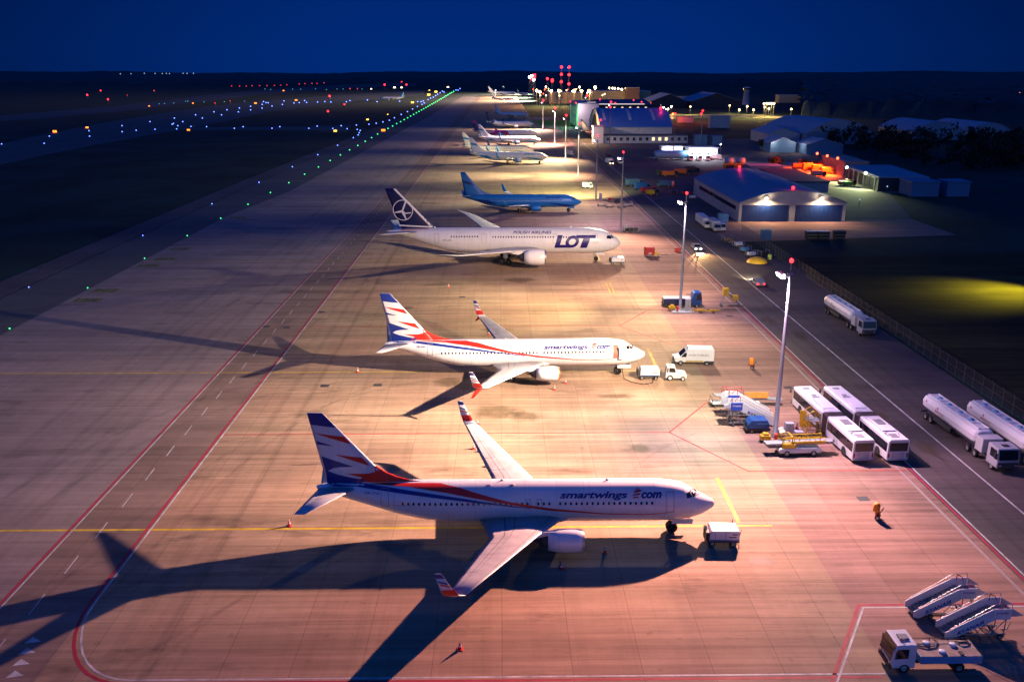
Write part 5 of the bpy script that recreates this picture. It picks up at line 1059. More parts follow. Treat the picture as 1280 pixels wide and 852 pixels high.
# ------------------------------------------------------------------ floodlight masts
MASTL = ['nearest tall grey floodlight mast, by the yellow belt loader', 'second tall floodlight mast, by the blue-cab truck', 'third floodlight mast, just right of the wide-body nose', 'fourth floodlight mast, with dark carts at its foot',
         'fifth floodlight mast, left of the lit trucks', 'sixth floodlight mast, in front of the green lit door', 'seventh floodlight mast up the apron', 'farthest of the straight row of floodlight masts']
POLE = mat('mast_grey', (.20, .20, .22), .45, .3, dirt=.1)
def mast(x, y, lab, H=20.3, lit=True, col=E_WHITE, r0=.30):
    t = thing('floodlight_mast', lab, 'floodlight mast', (x, y, 0), 0, 'tall masts along the apron')
    b = MB(); b.lathe([(0, r0+.28), (.06, r0+.28), (.08, r0), (8, r0*.82), (8.05, r0*.78), (15, r0*.6), (15.05, r0*.56), (H, r0*.45), (H+.02, .01)], (0, 0, 0), 'z', 16); b.build('pole', POLE, t)
    b = MB(); b.tube((-.9, -1.0, H-.1), (-.9, 1.0, H-.1), .06, .06, 6); b.tube((0, 0, H-.3), (-.9, 0, H-.1), .06, .06, 6); b.tube((-.9, -.9, H-.1), (0, 0, H-.6), .04, .04, 6); b.tube((-.9, .9, H-.1), (0, 0, H-.6), .04, .04, 6); b.tube((0, 0, H), (0, 0, H+1.4), .05, .04, 6); b.box(-.3, .3, -.3, .3, H, H+.08); hf = b.build('head_frame', STEEL, t)
    k = min(1.5, max(1, y/330))
    for j in range(4):
        yy = -.75 + .5*j; b = MB(); b.box(-1.25, -.8, yy-.2, yy+.2, H-.28, H+.12, 0, 0, None, 0, R(-18)); fo = b.build('floodlight', LGREY, t)
        if lit: b = MB(); b.box(-1.34, -1.24, yy-.19*k, yy+.19*k, H-.35*k, H+.06*k, 0, 0, None, 0, R(-18)); b.box(-1.2, -.85, yy-.17*k, yy+.17*k, H-.36, H-.30); b.build('lens', col, fo)
    b = MB(); b.sphere((0, 0, H+1.55), .26*max(1, y/230), 10, 0); b.build('obstruction_light', E_RED, t)  # red ball grows with distance, glare put into its size
    point((0+x, y, H+1.9+.1*k), 350*k, (1, .03, .05), .15)
    return t
for (x, y, c, g), lab in zip(MASTS, MASTL): mast(x, y, lab)
mast(*G(840.9, 199)[:2], 'floodlight mast standing left behind the white lit fuel depot', 21, True, E_ORED, .3); mast(*G(875.6, 186)[:2], 'floodlight mast standing in the white lit fuel depot', 20, True, E_LRED, .3)
mast(*G(762, 182)[:2], 'thin dark mast in front of the round-roofed hangar', 24, True, E_WHITE, .28); mast(*G(733, 158)[:2], 'bright white mast by the wide white hangar wall', 23, True, E_WHITE, .28)
def farmast(px, base, tops, lab, mt):
    c = G(px, base); t = thing('lattice_mast', lab, 'mast', (c.x, c.y, 0)); H = max(Gy(px, q, c.y).z for q in tops); b = MB(); k = c.y/900
    for sx in (-1, 1):
        for sy in (-1, 1): b.tube((sx*1.1*k, sy*1.1*k, 0), (sx*.4*k, sy*.4*k, H), .1*k, .1*k, 4)
    n = 8
    for j in range(n):
        a, d = H*j/n, H*(j+1)/n; wa, wd = (1.1-.7*j/n)*k, (1.1-.7*(j+1)/n)*k
        for sy in (-1, 1): b.tube((-wa, sy*wa, a), (wd, sy*wd, d), .07*k, .07*k, 4); b.tube((wa, sy*wa, a), (-wd, sy*wd, d), .07*k, .07*k, 4)
    b.build('lattice', POLE, t)
    for i, q in enumerate(tops):
        z = Gy(px, q, c.y).z; b = MB(); b.sphere((0, -1.0*k, z), 1.3*k, 10); b.build('warning_light', mt if not isinstance(mt, list) else mt[i % len(mt)], t)  # warning ball sized by distance to imitate its glow
        point((c.x, c.y-2*k, z), 9000*k, (1, .02, .12), .5)
farmast(701, 136, (84, 93, 102.4), 'tallest lattice mast with red lamps, left one of the pair above the horizon', E_RED); farmast(710.5, 136, (84, 93.5, 105), 'tallest lattice mast with red lamps, right one of the pair above the horizon', E_RED)
for px, b_, tops, lab, m_ in ((662, 120, (96.5,), 'far apron mast whose white lamps face the far jets', E_WHITE), (664.5, 121, (99, 95), 'far apron mast with red and white lamps just right of its neighbour', [E_RED, E_WHITE]), (668, 122, (94, 97), 'far apron mast with two red lamps', E_RED), (667, 119.5, (100,), 'short far apron mast with one white lamp', E_WHITE),
                            (684, 121, (98.6,), 'far mast with a single dim red lamp', E_RED), (690, 122, (100, 101.5), 'far mast with a double red lamp', E_RED)):
    farmast(px, b_, tops, lab, m_)
# ------------------------------------------------------------------ buildings
CORR = mat('sheet_metal_wall', (.34, .36, .40), .5, .2, dirt=.12, scale=.4); ROOF = mat('metal_roof', (.30, .34, .40), .42, .4, dirt=.15, scale=.25); DKWALL = mat('dark_wall', (.05, .045, .06), .7); PALE = mat('pale_wall', (.55, .52, .50), .7, dirt=.15, scale=.4)
DOORB = mat('door_blue', (.002, .028, .15), .55, 0, dirt=.1); ribbed(ROOF, 1, 1.6, .72); ribbed(CORR, 0, .9, .85); ribbed(CORR, 1, .9, .85)
TENT = mat('tent_fabric', (.32, .36, .42), .6, dirt=.1, scale=.2); CONTB = mat('container_blue', (.10, .22, .36), .5, dirt=.15)
def building(name, label, x0, x1, y0, y1, h, roof='flat', rh=3, wall=CORR, rm=ROOF, axis='y', wins=(), rz=0, pos=None, cat='building', seams=True, wm=None):
    cx_, cy_ = (x0+x1)/2, (y0+y1)/2; W, D = (x1-x0)/2, (y1-y0)/2
    t = thing(name, label, cat, (cx_, cy_, 0) if pos is None else (pos[0], pos[1], 0), rz)
    if roof == 'flat':
        b = MB(); b.box(-W, W, -D, D, 0, h); b.build('wall', wall, t); b = MB(); b.box(-W-.3, W+.3, -D-.3, D+.3, h, h+.45); b.build('roof', rm, t)
    else:
        n = 22 if roof == 'arch' else 2
        A = W if axis == 'y' else D; Bq = D if axis == 'y' else W
        pr = [(-A + 2*A*i/n, h + rh*(1 - abs(-1+2*i/n)**(2.0 if roof == 'arch' else 1))) for i in range(n+1)]
        P = lambda a, bb, z: (a, bb, z) if axis == 'y' else (bb, a, z)
        b = MB(); V = [P(a, s*Bq, z) for s in (-1, 1) for a, z in [(-A, 0)] + pr + [(A, 0)]]; m_ = n+3
        b.add(V, [tuple(range(m_)), tuple(range(m_, 2*m_)), (0, 1, m_+1, m_), (m_-2, m_-1, 2*m_-1, 2*m_-2)]); b.build('wall', wall, t)
        b = MB(); V = [P(a*1.01, s*(Bq+.35), z + dz) for s in (-1, 1) for dz in (.03, .3) for a, z in pr]; k = n+1
        F = [(i, i+1, 2*k+i+1, 2*k+i) for i in range(n)] + [(k+i, 3*k+i, 3*k+i+1, k+i+1) for i in range(n)] + [(i, k+i, k+i+1, i+1) for i in range(n)] + [(2*k+i, 2*k+i+1, 3*k+i+1, 3*k+i) for i in range(n)] + [(0, 2*k, 3*k, k), (n, k+n, 3*k+n, 2*k+n)]
        b.add(V, F, 0, False); b.build('roof', rm, t)
    for face, a, z, ww, hh, m_ in wins:      # face: 's' towards the viewer, 'w' towards the apron
        b = MB()
        if face == 's': b.box(a-ww/2, a+ww/2, -D-.06, -D+.02, z-hh/2, z+hh/2)
        else: b.box(-W-.06, -W+.02, a-ww/2, a+ww/2, z-hh/2, z+hh/2)
        wo = b.build('window', m_, t)
        if ww > .8 and y0 < 700:
            b = MB()
            if face == 's': b.box(a-ww/2-.1, a+ww/2+.1, -D-.1, -D-.005, z-hh/2-.12, z-hh/2-.02); b.box(a-.04, a+.04, -D-.08, -D-.062, z-hh/2, z+hh/2)
            else: b.box(-W-.1, -W-.005, a-ww/2-.1, a+ww/2+.1, z-hh/2-.12, z-hh/2-.02)
            b.build('sill', LGREY, wo)
    return t
# arched hangar with two blue doors
t = building('hangar', 'arched hangar with pale gable, two wide blue doors and two lamps', 70.9, 102.7, 258.3, 321, 5.4, 'arch', 3.6, PALE, ROOF)
for k, (a, c) in enumerate(((-15.0, -1.0), (1.0, 15.0))):
    b = MB()
    for j in range(10): x = a+(c-a)*j/10; b.box(x+.03, x+(c-a)/10-.03, -31.5-.0, -31.38, .05, 4.9)
    b.box(a, c, -31.42, -31.36, 0, 4.95); b.build('door', DOORB, t)
b = MB(); b.box(-15.9, -15.1, -31.7, -31.4, 0, 5.6); b.box(15.1, 15.9, -31.7, -31.4, 0, 5.6); b.box(-.7, .7, -31.7, -31.4, 0, 5.3); b.box(-15, 15, -31.6, -31.4, 4.96, 5.3); b.build('door_frame', PALE, t)
b = MB(); b.box(-15.98, -15.92, -28, 22, 3.0, 4.2); b.build('ribbon_window', GLASS, t)
for x in (-8.2, 8.2):
    b = MB(); b.tube((x, -31.3, 6.9), (x, -32.2, 7.3), .06, .06, 6); b.box(x-.35, x+.35, -32.4, -31.9, 7.1, 7.45); lf = b.build('lamp_housing', GREY, t); b = MB(); b.box(x-.42, x+.42, -32.48, -31.85, 6.85, 7.11); b.build('lens', E_WARM, lf)
    spot((86.8+x, 256.9, 6.8), (86.8+x, 256.0, 0), 6500, (1, .70, .42), 165, .6, .2); spot((86.8+x, 256.6, 6.9), (86.8+x, 258.4, 8.2), 600, (1, .8, .6), 150, 1, .2)
for x, y, z in ((0, -30.5, 9.1), (0, 30, 9.1)):
    b = MB(); b.tube((x, y, z), (x, y, z+.6), .06, .06, 6); b.sphere((x, y, z+.8), .5, 10); b.build('obstruction_light', E_RED, t); point((86.8+x, 289.65+y+(-1.2 if y < 0 else 0), z+1.4), 380, (1, .02, .08), .2)
for x, y in ((-6, 12), (3, 14), (6, -10), (9, 0), (-2, 24)): b = MB(); b.box(x-.6, x+.6, y-.6, y+.6, 7.6, 9.5 - abs(x)*.12); b.build('roof_vent', GREY, t)
for k, px in enumerate((1015, 1030, 1050)):
    c = G(px, 300); t = thing('skip_container', ('leftmost', 'middle', 'rightmost')[k] + ' of three dark skips with yellow bands before the arched hangar', 'skip', (c.x, c.y+1, 0), 0, 'dark skips before the hangar')
    b = MB(); b.prism([(-1.2, 0), (1.2, 0), (1.5, 2.2), (-1.5, 2.2)], -1.0, 1.0); b.build('bin', DARK, t, .04); b = MB(); b.box(-1.46, 1.46, -1.06, -1.0, 1.3, 1.42); b.box(-1.3, 1.3, -1.06, -1.0, .5, .6); b.build('yellow_band', YELLOW, t); b = MB(); b.box(-1.5, 1.5, -1.0, 1.0, 2.2, 2.3); b.build('lid', LGREY if k < 2 else DARK, t)
c = G(958, 300); t = thing('utility_kiosk', 'small dark blue kiosk with a lamp on its roof', 'kiosk', (c.x, c.y+1, 0)); b = MB(); b.box(-1.2, 1.2, -1, 1, 0, 2.6); b.build('wall', CONTB, t); b = MB(); b.box(-1.35, 1.35, -1.15, 1.15, 2.6, 2.75); b.build('roof', GREY, t)
c = G(893+2, 277); t = thing('utility_kiosk', 'light blue kiosk at the corner of the arched hangar', 'kiosk', (c.x+2, c.y, 0)); b = MB(); b.box(-1.4, 1.4, -1, 1, 0, 2.4); b.build('wall', LBLUE, t); b = MB(); b.box(-1.5, 1.5, -1.1, 1.1, 2.4, 2.5); b.build('roof', GREY, t)
# round-roofed hangar with a lit opening, annex and tower
hx0, hx1 = 64.0, 110.0
wn = []
t = building('hangar', 'blue round-roofed hangar with pale skylight bands and open end', hx0, hx1, 571, 641, 9.0, 'arch', 10.5, PALE, mat('hangar_roof_blue', (.10, .22, .46), .4, .3, dirt=.1, scale=.2), axis='x')
n_ = 16
for k, u in enumerate((-19.5, -3.0, 12.5)):
    b = MB()
    for j in range(1, 12):
        a0, a1 = -35 + 70*(j*1.35)/40 + 1, -35 + 70*((j+.8)*1.35)/40 + 1; z = lambda a: 9.0+10.5*(1-abs(a/35)**2)+.42
        b.add([(u-.9, a0, z(a0)), (u+1.0, a0, z(a0)), (u+1.0, a1, z(a1)), (u-.9, a1, z(a1))], [(0, 1, 2, 3)])
    b.build('skylight_band', mat('skylight', (.62, .60, .58), .5), t)
b = MB(); ar = [(-24, 0)] + [(-24+48*i/16, 3.5 + 12.5*(1-abs(-1+i/8)**2)) for i in range(17)] + [(24, 0)]
b.add([(-23.1, a, z) for a, z in ar], [tuple(range(len(ar)))]); b.build('hangar_opening', mat('opening_dark', (.02, .02, .03), .8), t)
for y_, z_ in ((-33, 10.5),): b = MB(); b.sphere((-22.6, y_, z_+3), .6); b.build('obstruction_light', E_RED, t); point((hx0-1, 571, 15.5), 800, (1, .02, .10), .4)
b = MB(); b.sphere((20, -8, 20.0), .9); b.tube((20, -8, 18), (20, -8, 19.5), .1, .1, 6); b.build('obstruction_light', E_RED, t); point((107, 596, 22.5), 900, (1, .02, .10), .4)
for xx, yy, zz in ((62.3, 560, 9), (61.8, 590, 9)): point((xx-6, yy, zz), 15000, (1, .62, .25), .5)
wn = [('s', -23.5+4.05*k, 2.6, 1.7, 2.0, E_WIN if k in (7, 8, 9) else GLASS) for k in range(13)]
building('annex', 'long low annex with a row of square windows, three of them lit', 65, 118, 560, 571, 4.6, 'flat', 0, PALE, mat('annex_roof', (.04, .05, .08), .6), wins=wn)
building('stair_tower', 'pale blank tower block at the left end of the low annex', 58.3, 64.7, 559, 568, 10.3, 'flat', 0, mat('tower_wall', (.72, .62, .58), .6, dirt=.08))
# large flat-roofed hangar behind
wn = [('s', -15+ 6.7*k*.94, 14.0, 1.6, 4.2, E_WIN) for k in range(6)] + [('s', -23.5, 3, 3, 3, GLASS)]
t = building('hangar', 'large dark flat hangar behind with tall lit window slots', 79, 122, 722, 800, 17.5, 'gable', 3.2, DKWALL, mat('dark_roof', (.03, .05, .12), .5), axis='x', wins=wn, seams=False)
t = building('hangar_wing', 'tall white hangar wall with a green glass sliding door', 62.5, 79, 720, 802, 18.5, 'flat', 0, mat('white_wall', (.62, .55, .56), .6, dirt=.08), ROOF)
GG = mat('green_glass', (.06, .30, .14), .3); gg = emis('green_lit_glass', (.14, .36, .22), .40)
for k in range(8): b = MB(); y = -38+k*9.5; b.box(-8.37, -8.27, y, y+8.9, .5, 15.5); b.build('door_panel', gg, t)
b = MB(); [b.box(-8.45, -8.38, -38+k*4.75-.2, -38+k*4.75+.2, .2, 15.8) for k in range(17)]; b.box(-8.46, -8.38, -38, 38, 7.6, 8.1); b.build('door_frame', GREY, t)
point((56, 725, 8), 9000, (.15, 1, .3), 1); point((60, 712, 16), 9000, (1, .8, .9), .5)
for (x0, y0, x1, nm) in ((72, 742, 103, 'upper'), (79, 724, 116, 'lower')):
    b = MB(); b.box(-(x1-x0)/2, (x1-x0)/2, -.7, .7, -.25, .25); o = b.build('light_strip', emis('strip_light', (1, .82, .7), .9)); o.location = ((x0+x1)/2, y0, 19.0 if nm == 'upper' else 18.3); tag(o, nm + ' of the two long pale light strips on the dark flat hangar', 'light strip')
for k, (px, py, h) in enumerate(((750, 124.5, 21), (792, 125.5, 21), (802, 127.5, 20), (769, 129, 20), (814-1, 129.5, 18), (713, 127, 20), (720, 128.5, 20), (763, 134, 24))):
    c = G(px, py, h); t = thing('warning_lamp_post', 'small red warning lamp over the hangars, number seen %s' % ('far left back', 'right back', 'right', 'middle', 'far right', 'left by the white wall', 'second by the white wall', 'over the round roof')[k], 'warning lamp', (c.x, c.y, 0)); t['label'] = 'small red warning lamp on a thin pole, ' + ('behind the upper light strip', 'right end behind the light strips', 'between strips and yellow road', 'above the lower light strip', 'highest right of the round roof', 'left edge of the white hangar wall', 'second on the white hangar wall', 'above the round roof skylight')[k]
    b = MB(); b.tube((0, 0, 0), (0, 0, h), .12, .1, 6); b.build('pole', POLE, t); b = MB(); b.sphere((0, 0, h), .55); b.build('lamp', E_RED, t)
# fuel depot, white lit
t = thing('storage_tank', 'long pale blue horizontal tank left of the white lit depot', 'storage tank', (87, 451, 0)); b = MB(); b.lathe([(-8.5, .3), (-8.3, 1.6), (-7.8, 2.0), (7.8, 2.0), (8.3, 1.6), (8.5, .3)], (0, 0, 2.7), 'x', 24); b.build('tank', LBLUE, t); b = MB(); [b.box(x-.3, x+.3, -1.4, 1.4, 0, 1.2) for x in (-6, 0, 6)]; b.build('saddle', GREY, t); b = MB(); b.path([(-3, 0, 4.7), (-3, 0, 5.6), (1, 0, 5.6), (1, 0, 4.7)], .12); b.build('pipework', REDP, t)
t = building('fuel_depot', 'white flat canopy building of the depot, brightly lit', 97, 112, 456, 466, 5.2, 'flat', 0, WHITE, LGREY, wins=[('s', a, 2, 1.3, 2.2, GLASS) for a in (-5.5, -2, 3, 6)])
t = building('fuel_depot', 'smaller white lit cabin left behind the depot canopy', 84, 95, 462, 468, 5.4, 'flat', 0, WHITE, LGREY)
for k, (x, y, rz_) in enumerate(((97.5, 450, 1.4), (101.5, 449, 1.5), (105.5, 450, 1.5), (110, 453, .1))):
    q = Vector((x, y, 0)); t = None
    px_ = 640
for k, (x, y) in enumerate(((96.2, 447.5), (100.4, 447.0), (104.4, 447.5), (109.5, 450))):
    t = thing('refuelling_truck', ('first white truck by the pale blue tank, in the lit depot', 'second white truck in the lit depot row', 'third white truck in the lit depot row', 'white tank truck at the right end of the lit depot')[k], 'truck', (x, y, 0), -math.pi/2 if k < 3 else .1, 'trucks in the lit depot')
    b = MB(); b.prism([(1.2, .5), (3.0, .5), (3.0, 1.3), (2.7, 2.5), (1.3, 2.6)], -1.1, 1.1); b.build('cab', WHITE, t, .08); b = MB(); b.box(-3, 1.0, -1.15, 1.15, .8, 2.9); b.build('body', WHITE if k != 1 else LGREY, t, .1); b = MB(); b.prism([(3.0, 1.35), (3.03, 1.35), (2.76, 2.4), (2.73, 2.4)], -.95, .95); b.build('window', GLASS, t); b = MB(); b.box(-2.8, 2.8, -.9, .9, .35, .7); b.build('chassis', DARK, t)
    for xx in (-1.8, 2.1):
        for s in (-1, 1): wheel(t, xx, s*.95, .45)
spot((104, 452, 11), (104, 449, 0), 30000, (.85, .88, 1), 140, .7, .5); spot((98, 443, 9), (102, 456, 2), 22000, (.9, .9, 1), 120, .8, .5); spot((88, 458, 9), (90, 463, 2), 7000, (.9, .9, 1), 140, .8, .5)
t = thing('loading_stand', 'dark legged stand with orange frame holding two pale tanks', 'loading stand', (105.5, 397, 0)); b = MB()
for x in (-4.6, -.2, .9, 4.6): b.box(x-.2, x+.2, -1.2, 1.2, 0, 3.4)
b.box(-4.7, 4.7, -1.3, 1.3, 3.1, 3.5); b.build('frame', YELLOW, t); b = MB(); b.box(-4.3, -.6, -1.1, 1.1, 0, 3.0); b.box(1.2, 4.2, -1.1, 1.1, 0, 3.0); b.build('lower_panel', DARK, t)
for x in (-2.6, 2.6): b = MB(); b.lathe([(-1.9, .2), (-1.8, 1.2), (1.8, 1.2), (1.9, .2)], (x, 0, 4.7), 'x', 18); b.build('tank', LGREY, t)
building('flat_building', 'low pale pink flat-roofed building behind the arched hangar', 108, 122, 380, 390, 3.6, 'flat', 0, PALE, mat('pale_roof', (.5, .45, .45), .6), wins=[('s', a, 1.8, 1.2, 1, GLASS) for a in (-4, 0, 4)])
building('workshop', 'low dark flat building beside the orange lit yard', 109, 123, 326, 372, 3.4, 'flat', 0, CORR, mat('workshop_roof', (.05, .06, .09), .6), rz=-.03)
# orange lit yard
OW = mat('lumber_wall', (.45, .30, .22), .7)
sheet('yard', [(112, 350), (150, 318), (160, 330), (152, 440), (118, 440)], .004, ground_mat('yard_concrete', (.34, .30, .25), None, .6))
building('warehouse', 'long wall building lit orange by three lamps', 147, 157, 373, 406, 6.0, 'flat', 0, OW, OW, rz=-.06)
t = building('open_shed', 'dark open-fronted shed with posts and two bright greenish lamps', 143.5, 161.5, 326, 370, 5.0, 'flat', 0, DKWALL, CORR, rz=-.10)
b = MB(); [b.box(-10.2, -9.8, y-.25, y+.25, 0, 4.8) for y in (-21, -14, -7, 0, 7, 14, 21)]; b.box(-10.4, -8.9, -22, 22, 4.8, 5.05); b.build('post', LGREY, t)
for k, (px, py, dx) in enumerate(((1021.5, 192.5, 0), (1034, 195.5, 0), (1047, 198.5, 0))):
    c = G(px, py, 7); t = thing('yard_lamp', ('leftmost', 'middle', 'rightmost')[k] + ' of three orange lamps above the lit wall', 'yard lamp', (c.x, c.y, 0), 0, 'orange lamps of the yard'); b = MB(); b.tube((0, 0, 0), (0, 0, 7), .1, .08, 6); b.build('pole', POLE, t); b = MB(); b.sphere((0, 0, 7.2), .55); b.build('lamp', E_ORED, t)
    spot((c.x-1.5, c.y, 7), (c.x-9, c.y, 0), 75000, (1, .10, .012), 150, .7, .3)
for k, (px, py) in enumerate(((1058.5, 210), (1082, 217))):
    c = G(px, py, 5.6); t = thing('yard_lamp', ('left', 'right') [k] + ' one of two starry greenish white lamps on the shed', 'yard lamp', (c.x, c.y, 0), 0, 'greenish lamps of the shed'); b = MB(); b.tube((0, 0, 0), (0, 0, 5.6), .1, .08, 6); b.build('pole', POLE, t); b = MB(); b.sphere((0, 0, 5.8), .55); b.build('lamp', E_GW, t)
    spot((c.x-1.5, c.y-1, 5.6), (c.x-8, c.y-7, 0), 17000, (.85, 1, .45), 150, .8, .3)
for k, (px, py, rz_, lab) in enumerate(((1000, 212, 0, 'orange lit loader, first of the yard group'), (1006, 207, .5, 'orange lit digger at the back of the yard group'), (1012, 214, .1, 'orange lit tractor in the middle of the yard group'), (1018, 208, .4, 'orange lit tall machine at the back middle'), (1024, 215, 0, 'orange lit truck in the middle of the yard'), (1032, 212, -.3, 'orange lit lorry near the lit wall'), (1024, 221, 0, 'dark vehicle at the front of the orange lit group'), (1034, 218, .2, 'orange lit flat trailer at the right of the group'), (972, 205, .3, 'orange lit crane truck standing apart at the left of the yard'))):
    small_truck(px, py, rz_, lab, ORANGE if k != 6 else GREY, mat('yard_orange', (.6, .3, .1), .5) if k != 6 else DARK, 6.2, 2.6 + .5*(k % 3))
small_truck(1056, 232, .2, 'small red and yellow tractor before the open shed', REDP, YELLOW, 4.5, 1.8); small_truck(1063, 233, .2, 'small green tractor before the open shed', mat('tractor_green', (.05, .3, .06), .5), REDP, 4.8, 1.9, name='parked_tractor'); small_truck(1026, 237, 0, 'dark car parked below the shed yard', DARK, DARK, 4.4, 1.5, 'car')
for k, (x0, x1, y0, y1, h, lab) in enumerate(((147, 157, 312, 322, 5, 'blue-grey container block just right of the open shed'), (160, 168, 312, 320, 5, 'darker container block beyond the first one'), (130, 136, 545, 551, 5, 'dim blue hut behind the depot, right one'), (120, 127, 546, 552, 5.5, 'dim blue hut behind the depot, left one'))):
    building('container_hut', lab, x0, x1, y0, y1, h, 'flat', 0, CONTB, CONTB)
# tents and halls on the right
building('tent_hall', 'large pale round tent hall with a high gable', 183, 228, 550, 612, 6.5, 'arch', 8, TENT, TENT, rz=.16); building('tent_hall', 'smaller round tent hall right of the largest one', 272, 306, 585, 640, 5, 'arch', 6.5, TENT, TENT); building('tent_hall', 'dim round hall farthest right among the tents', 318, 345, 600, 660, 5, 'arch', 5, TENT, TENT)
building('gabled_hall', 'blue-grey gabled hall left of the large tent', 166, 186, 552, 590, 6, 'gable', 3.4, TENT, TENT); building('gabled_hall', 'gabled shed with lit corner below the gabled hall', 150, 164, 492, 512, 5, 'gable', 3, CONTB, TENT); building('gabled_hall', 'dark gabled shed between the lit shed and the yard', 166, 186, 480, 500, 5, 'gable', 3, CONTB, ROOF)
point((150.5, 489, 6), 1500, (1, .75, .6), .3); point((163, 486, 6), 1500, (1, .8, .8), .3)
building('flat_building', 'dim blue long building far right above the woods', 365, 430, 560, 600, 7, 'flat', 0, CONTB, ROOF)
building('hall', 'dark blue roofed hall beyond the yellow road, left one', 190, 235, 1130, 1200, 8, 'gable', 9, DKWALL, ROOF); building('hall', 'dark blue roofed hall beyond the yellow road, right one', 238, 300, 1120, 1200, 8, 'gable', 10, DKWALL, ROOF)
building('terminal', 'distant yellow lit terminal block left of the red lamps', 70, 118, 1290, 1340, 15, 'flat', 0, mat('warm_wall', (.6, .45, .25), .6), PALE); building('terminal', 'distant yellow lit terminal block right of the red lamps', 132, 215, 1290, 1340, 17, 'flat', 0, mat('warm_wall', (0, 0, 0)), PALE)
building('terminal', 'small red-brown tower block on the far yellow terminal', 178, 196, 1270, 1288, 22, 'flat', 0, mat('red_wall', (.22, .12, .1), .6), PALE); building('hall', 'yellow lit low building by the far car park lamps', 262, 320, 1330, 1350, 8, 'flat', 0, mat('warm_wall', (0, 0, 0)), PALE)
building('hall', 'pale lit arched gate on the yellow road', 168, 184, 716, 722, 9, 'flat', 0, PALE, PALE); building('hall', 'lit grandstand building on the dark far field', 408, 440, 1318, 1335, 11, 'flat', 0, mat('warm_wall', (0, 0, 0)), PALE); building('hall', 'long flat grey building behind the yellow road', 157, 171, 792, 800, 5, 'flat', 0, PALE, GREY)
c = G(932, 131); t = thing('control_tower', 'slim pale tower standing on the dark far field', 'tower', (c.x, c.y, 0)); b = MB(); b.lathe([(0, 5), (18, 3.6), (19, 5), (23, 5), (23.5, .1)], (0, 0, 0), 'z', 14); b.build('shaft', mat('tower_pale', (.5, .5, .55), .6), t); b = MB(); b.lathe([(19.5, 5.1), (22, 5.1)], (0, 0, 0), 'z', 14); b.build('window_band', GLASS, t)
# ------------------------------------------------------------------ street and car park lamps
def lamp(px, py, h, m_, lab, grp, power=0, col=(1, .7, .35), r=None, name='street_lamp', cat='street lamp'):
    c = G(px, py, h); t = thing(name, lab, cat, (c.x, c.y, 0), 0, grp); k = max(.22, c.y*.00105) if r is None else r  # far lamp balls enlarged, their shape standing in for glow
    b = MB(); b.tube((0, 0, 0), (0, 0, h), max(.08, c.y*.00013), max(.06, c.y*.0001), 6); b.build('pole', POLE, t); b = MB(); b.sphere((0, -.1, h), k, 10); b.build('lamp', m_, t)
    if power: point((c.x, c.y-1.5-k, h+.2), power, col, .4)
LW = 'sodium lamps of the far terminal'
for px, py, big in ((671, 113.5, 1), (674.7, 115, 1), (682.3, 108.7, .8), (689, 114, 1), (699, 114, 1), (717.6, 114, 1.2), (724.4, 109, .9), (727, 114, 1), (736.5, 114, 1.2), (744, 109.3, 1.4)):
    lamp(px, py, 19, E_WARM, 'bright warm lamp in the sodium-lit row at the far terminal', LW, 60000*big, (1, .62, .22), 1.7*big)
rl_ = random.Random(21)
for k in range(26): lamp(rl_.uniform(664, 756), rl_.uniform(111, 120), rl_.uniform(8, 16), E_WARM if k % 4 else E_ORED, 'smaller lamp scattered among the lit blocks of the far terminal', 'small lamps of the far terminal', 9000 if k % 2 else 0, (1, .5, .2), .8)
for k in range(14): lamp(rl_.uniform(760, 800), rl_.uniform(114, 119), 6, E_WARM, 'low yellow lamp on the far car park ground', 'low lamps of the far car park', 9000, (1, .62, .2), .7)
for px, py, big in ((761.5, 110, 1), (765.7, 110.4, 1.2), (768.3, 110.6, 1.2), (772.7, 111, 1.1), (777, 112, 1.3), (782, 110.6, 1)):
    lamp(px, py, 14, E_WARM, 'warm lamp of the bright cluster over the far car park', 'lamps of the far car park', 25000*big, (1, .68, .25), 1.5*big)
for px, py in ((786.5, 112), (790, 112.7), (794, 113), (798, 114.2)): lamp(px, py, 12, E_DIM, 'faint white lamp of the row trailing right of the far car park', 'faint lamps of the far car park', 0, r=.9)
for px, py in ((829.5, 134.5), (832, 137), (835, 136.5), (839, 133.5), (863, 133.5), (912, 132), (924, 137.5), (934, 133), (942, 137.5), (956, 134), (961, 136), (989, 136.5)):
    lamp(px, py, 8, E_WARM if px > 850 else E_WHITE, 'small lamp post along the yellow lit road right of the hangars', 'lamp posts of the yellow lit road', 12000, (1, .75, .2), .75)
lamp(841, 142.5, 8, E_ORED, 'orange-red lamp over the red lit patch by the yellow road', None, 15000, (1, .12, .02), .9); lamp(877, 142, 7, E_RED, 'red lamp by the arched gate on the yellow road', None, 8000, (1, .05, .02), .8)
for px, py in ((955, 130), (958.5, 129.5), (961.5, 129.5), (964.5, 129.5), (967.5, 129.5)): lamp(px, py, 13, E_WARM, 'lamp of the short row on the far lit grandstand', 'grandstand lamps', 9000, (1, .65, .25), .9)
for px, py, m_, lab in ((1203, 116, E_LRED, 'small pale red lamp on the dark far right'), (1218.5, 117, E_ORANGE, 'orange lamp on the dark far right, left one'), (1266-0, 117.5, E_ORANGE, 'orange lamp on the dark far right, near the edge')): lamp(px+ (8 if px > 1250 else 0), py, 10, m_, lab, None, 0, r=2.2 if m_ is E_ORANGE else 1.2)
for px, py in ((1240, 122), (1247, 122), (1251, 120)): lamp(px, py, 8, E_DIM, 'tiny white lamp of the trio on the dark far right', 'tiny white lamps far right', 0, r=1.0)
lamp(826, 131.5, 6, E_DIM, 'tiny pink-white lamp beside the round roof edge', None, 0, r=.5); lamp(901, 180.5, 6, E_WHITE, 'small white lamp behind the lit depot', None, 800, (1, .9, .9), .35)
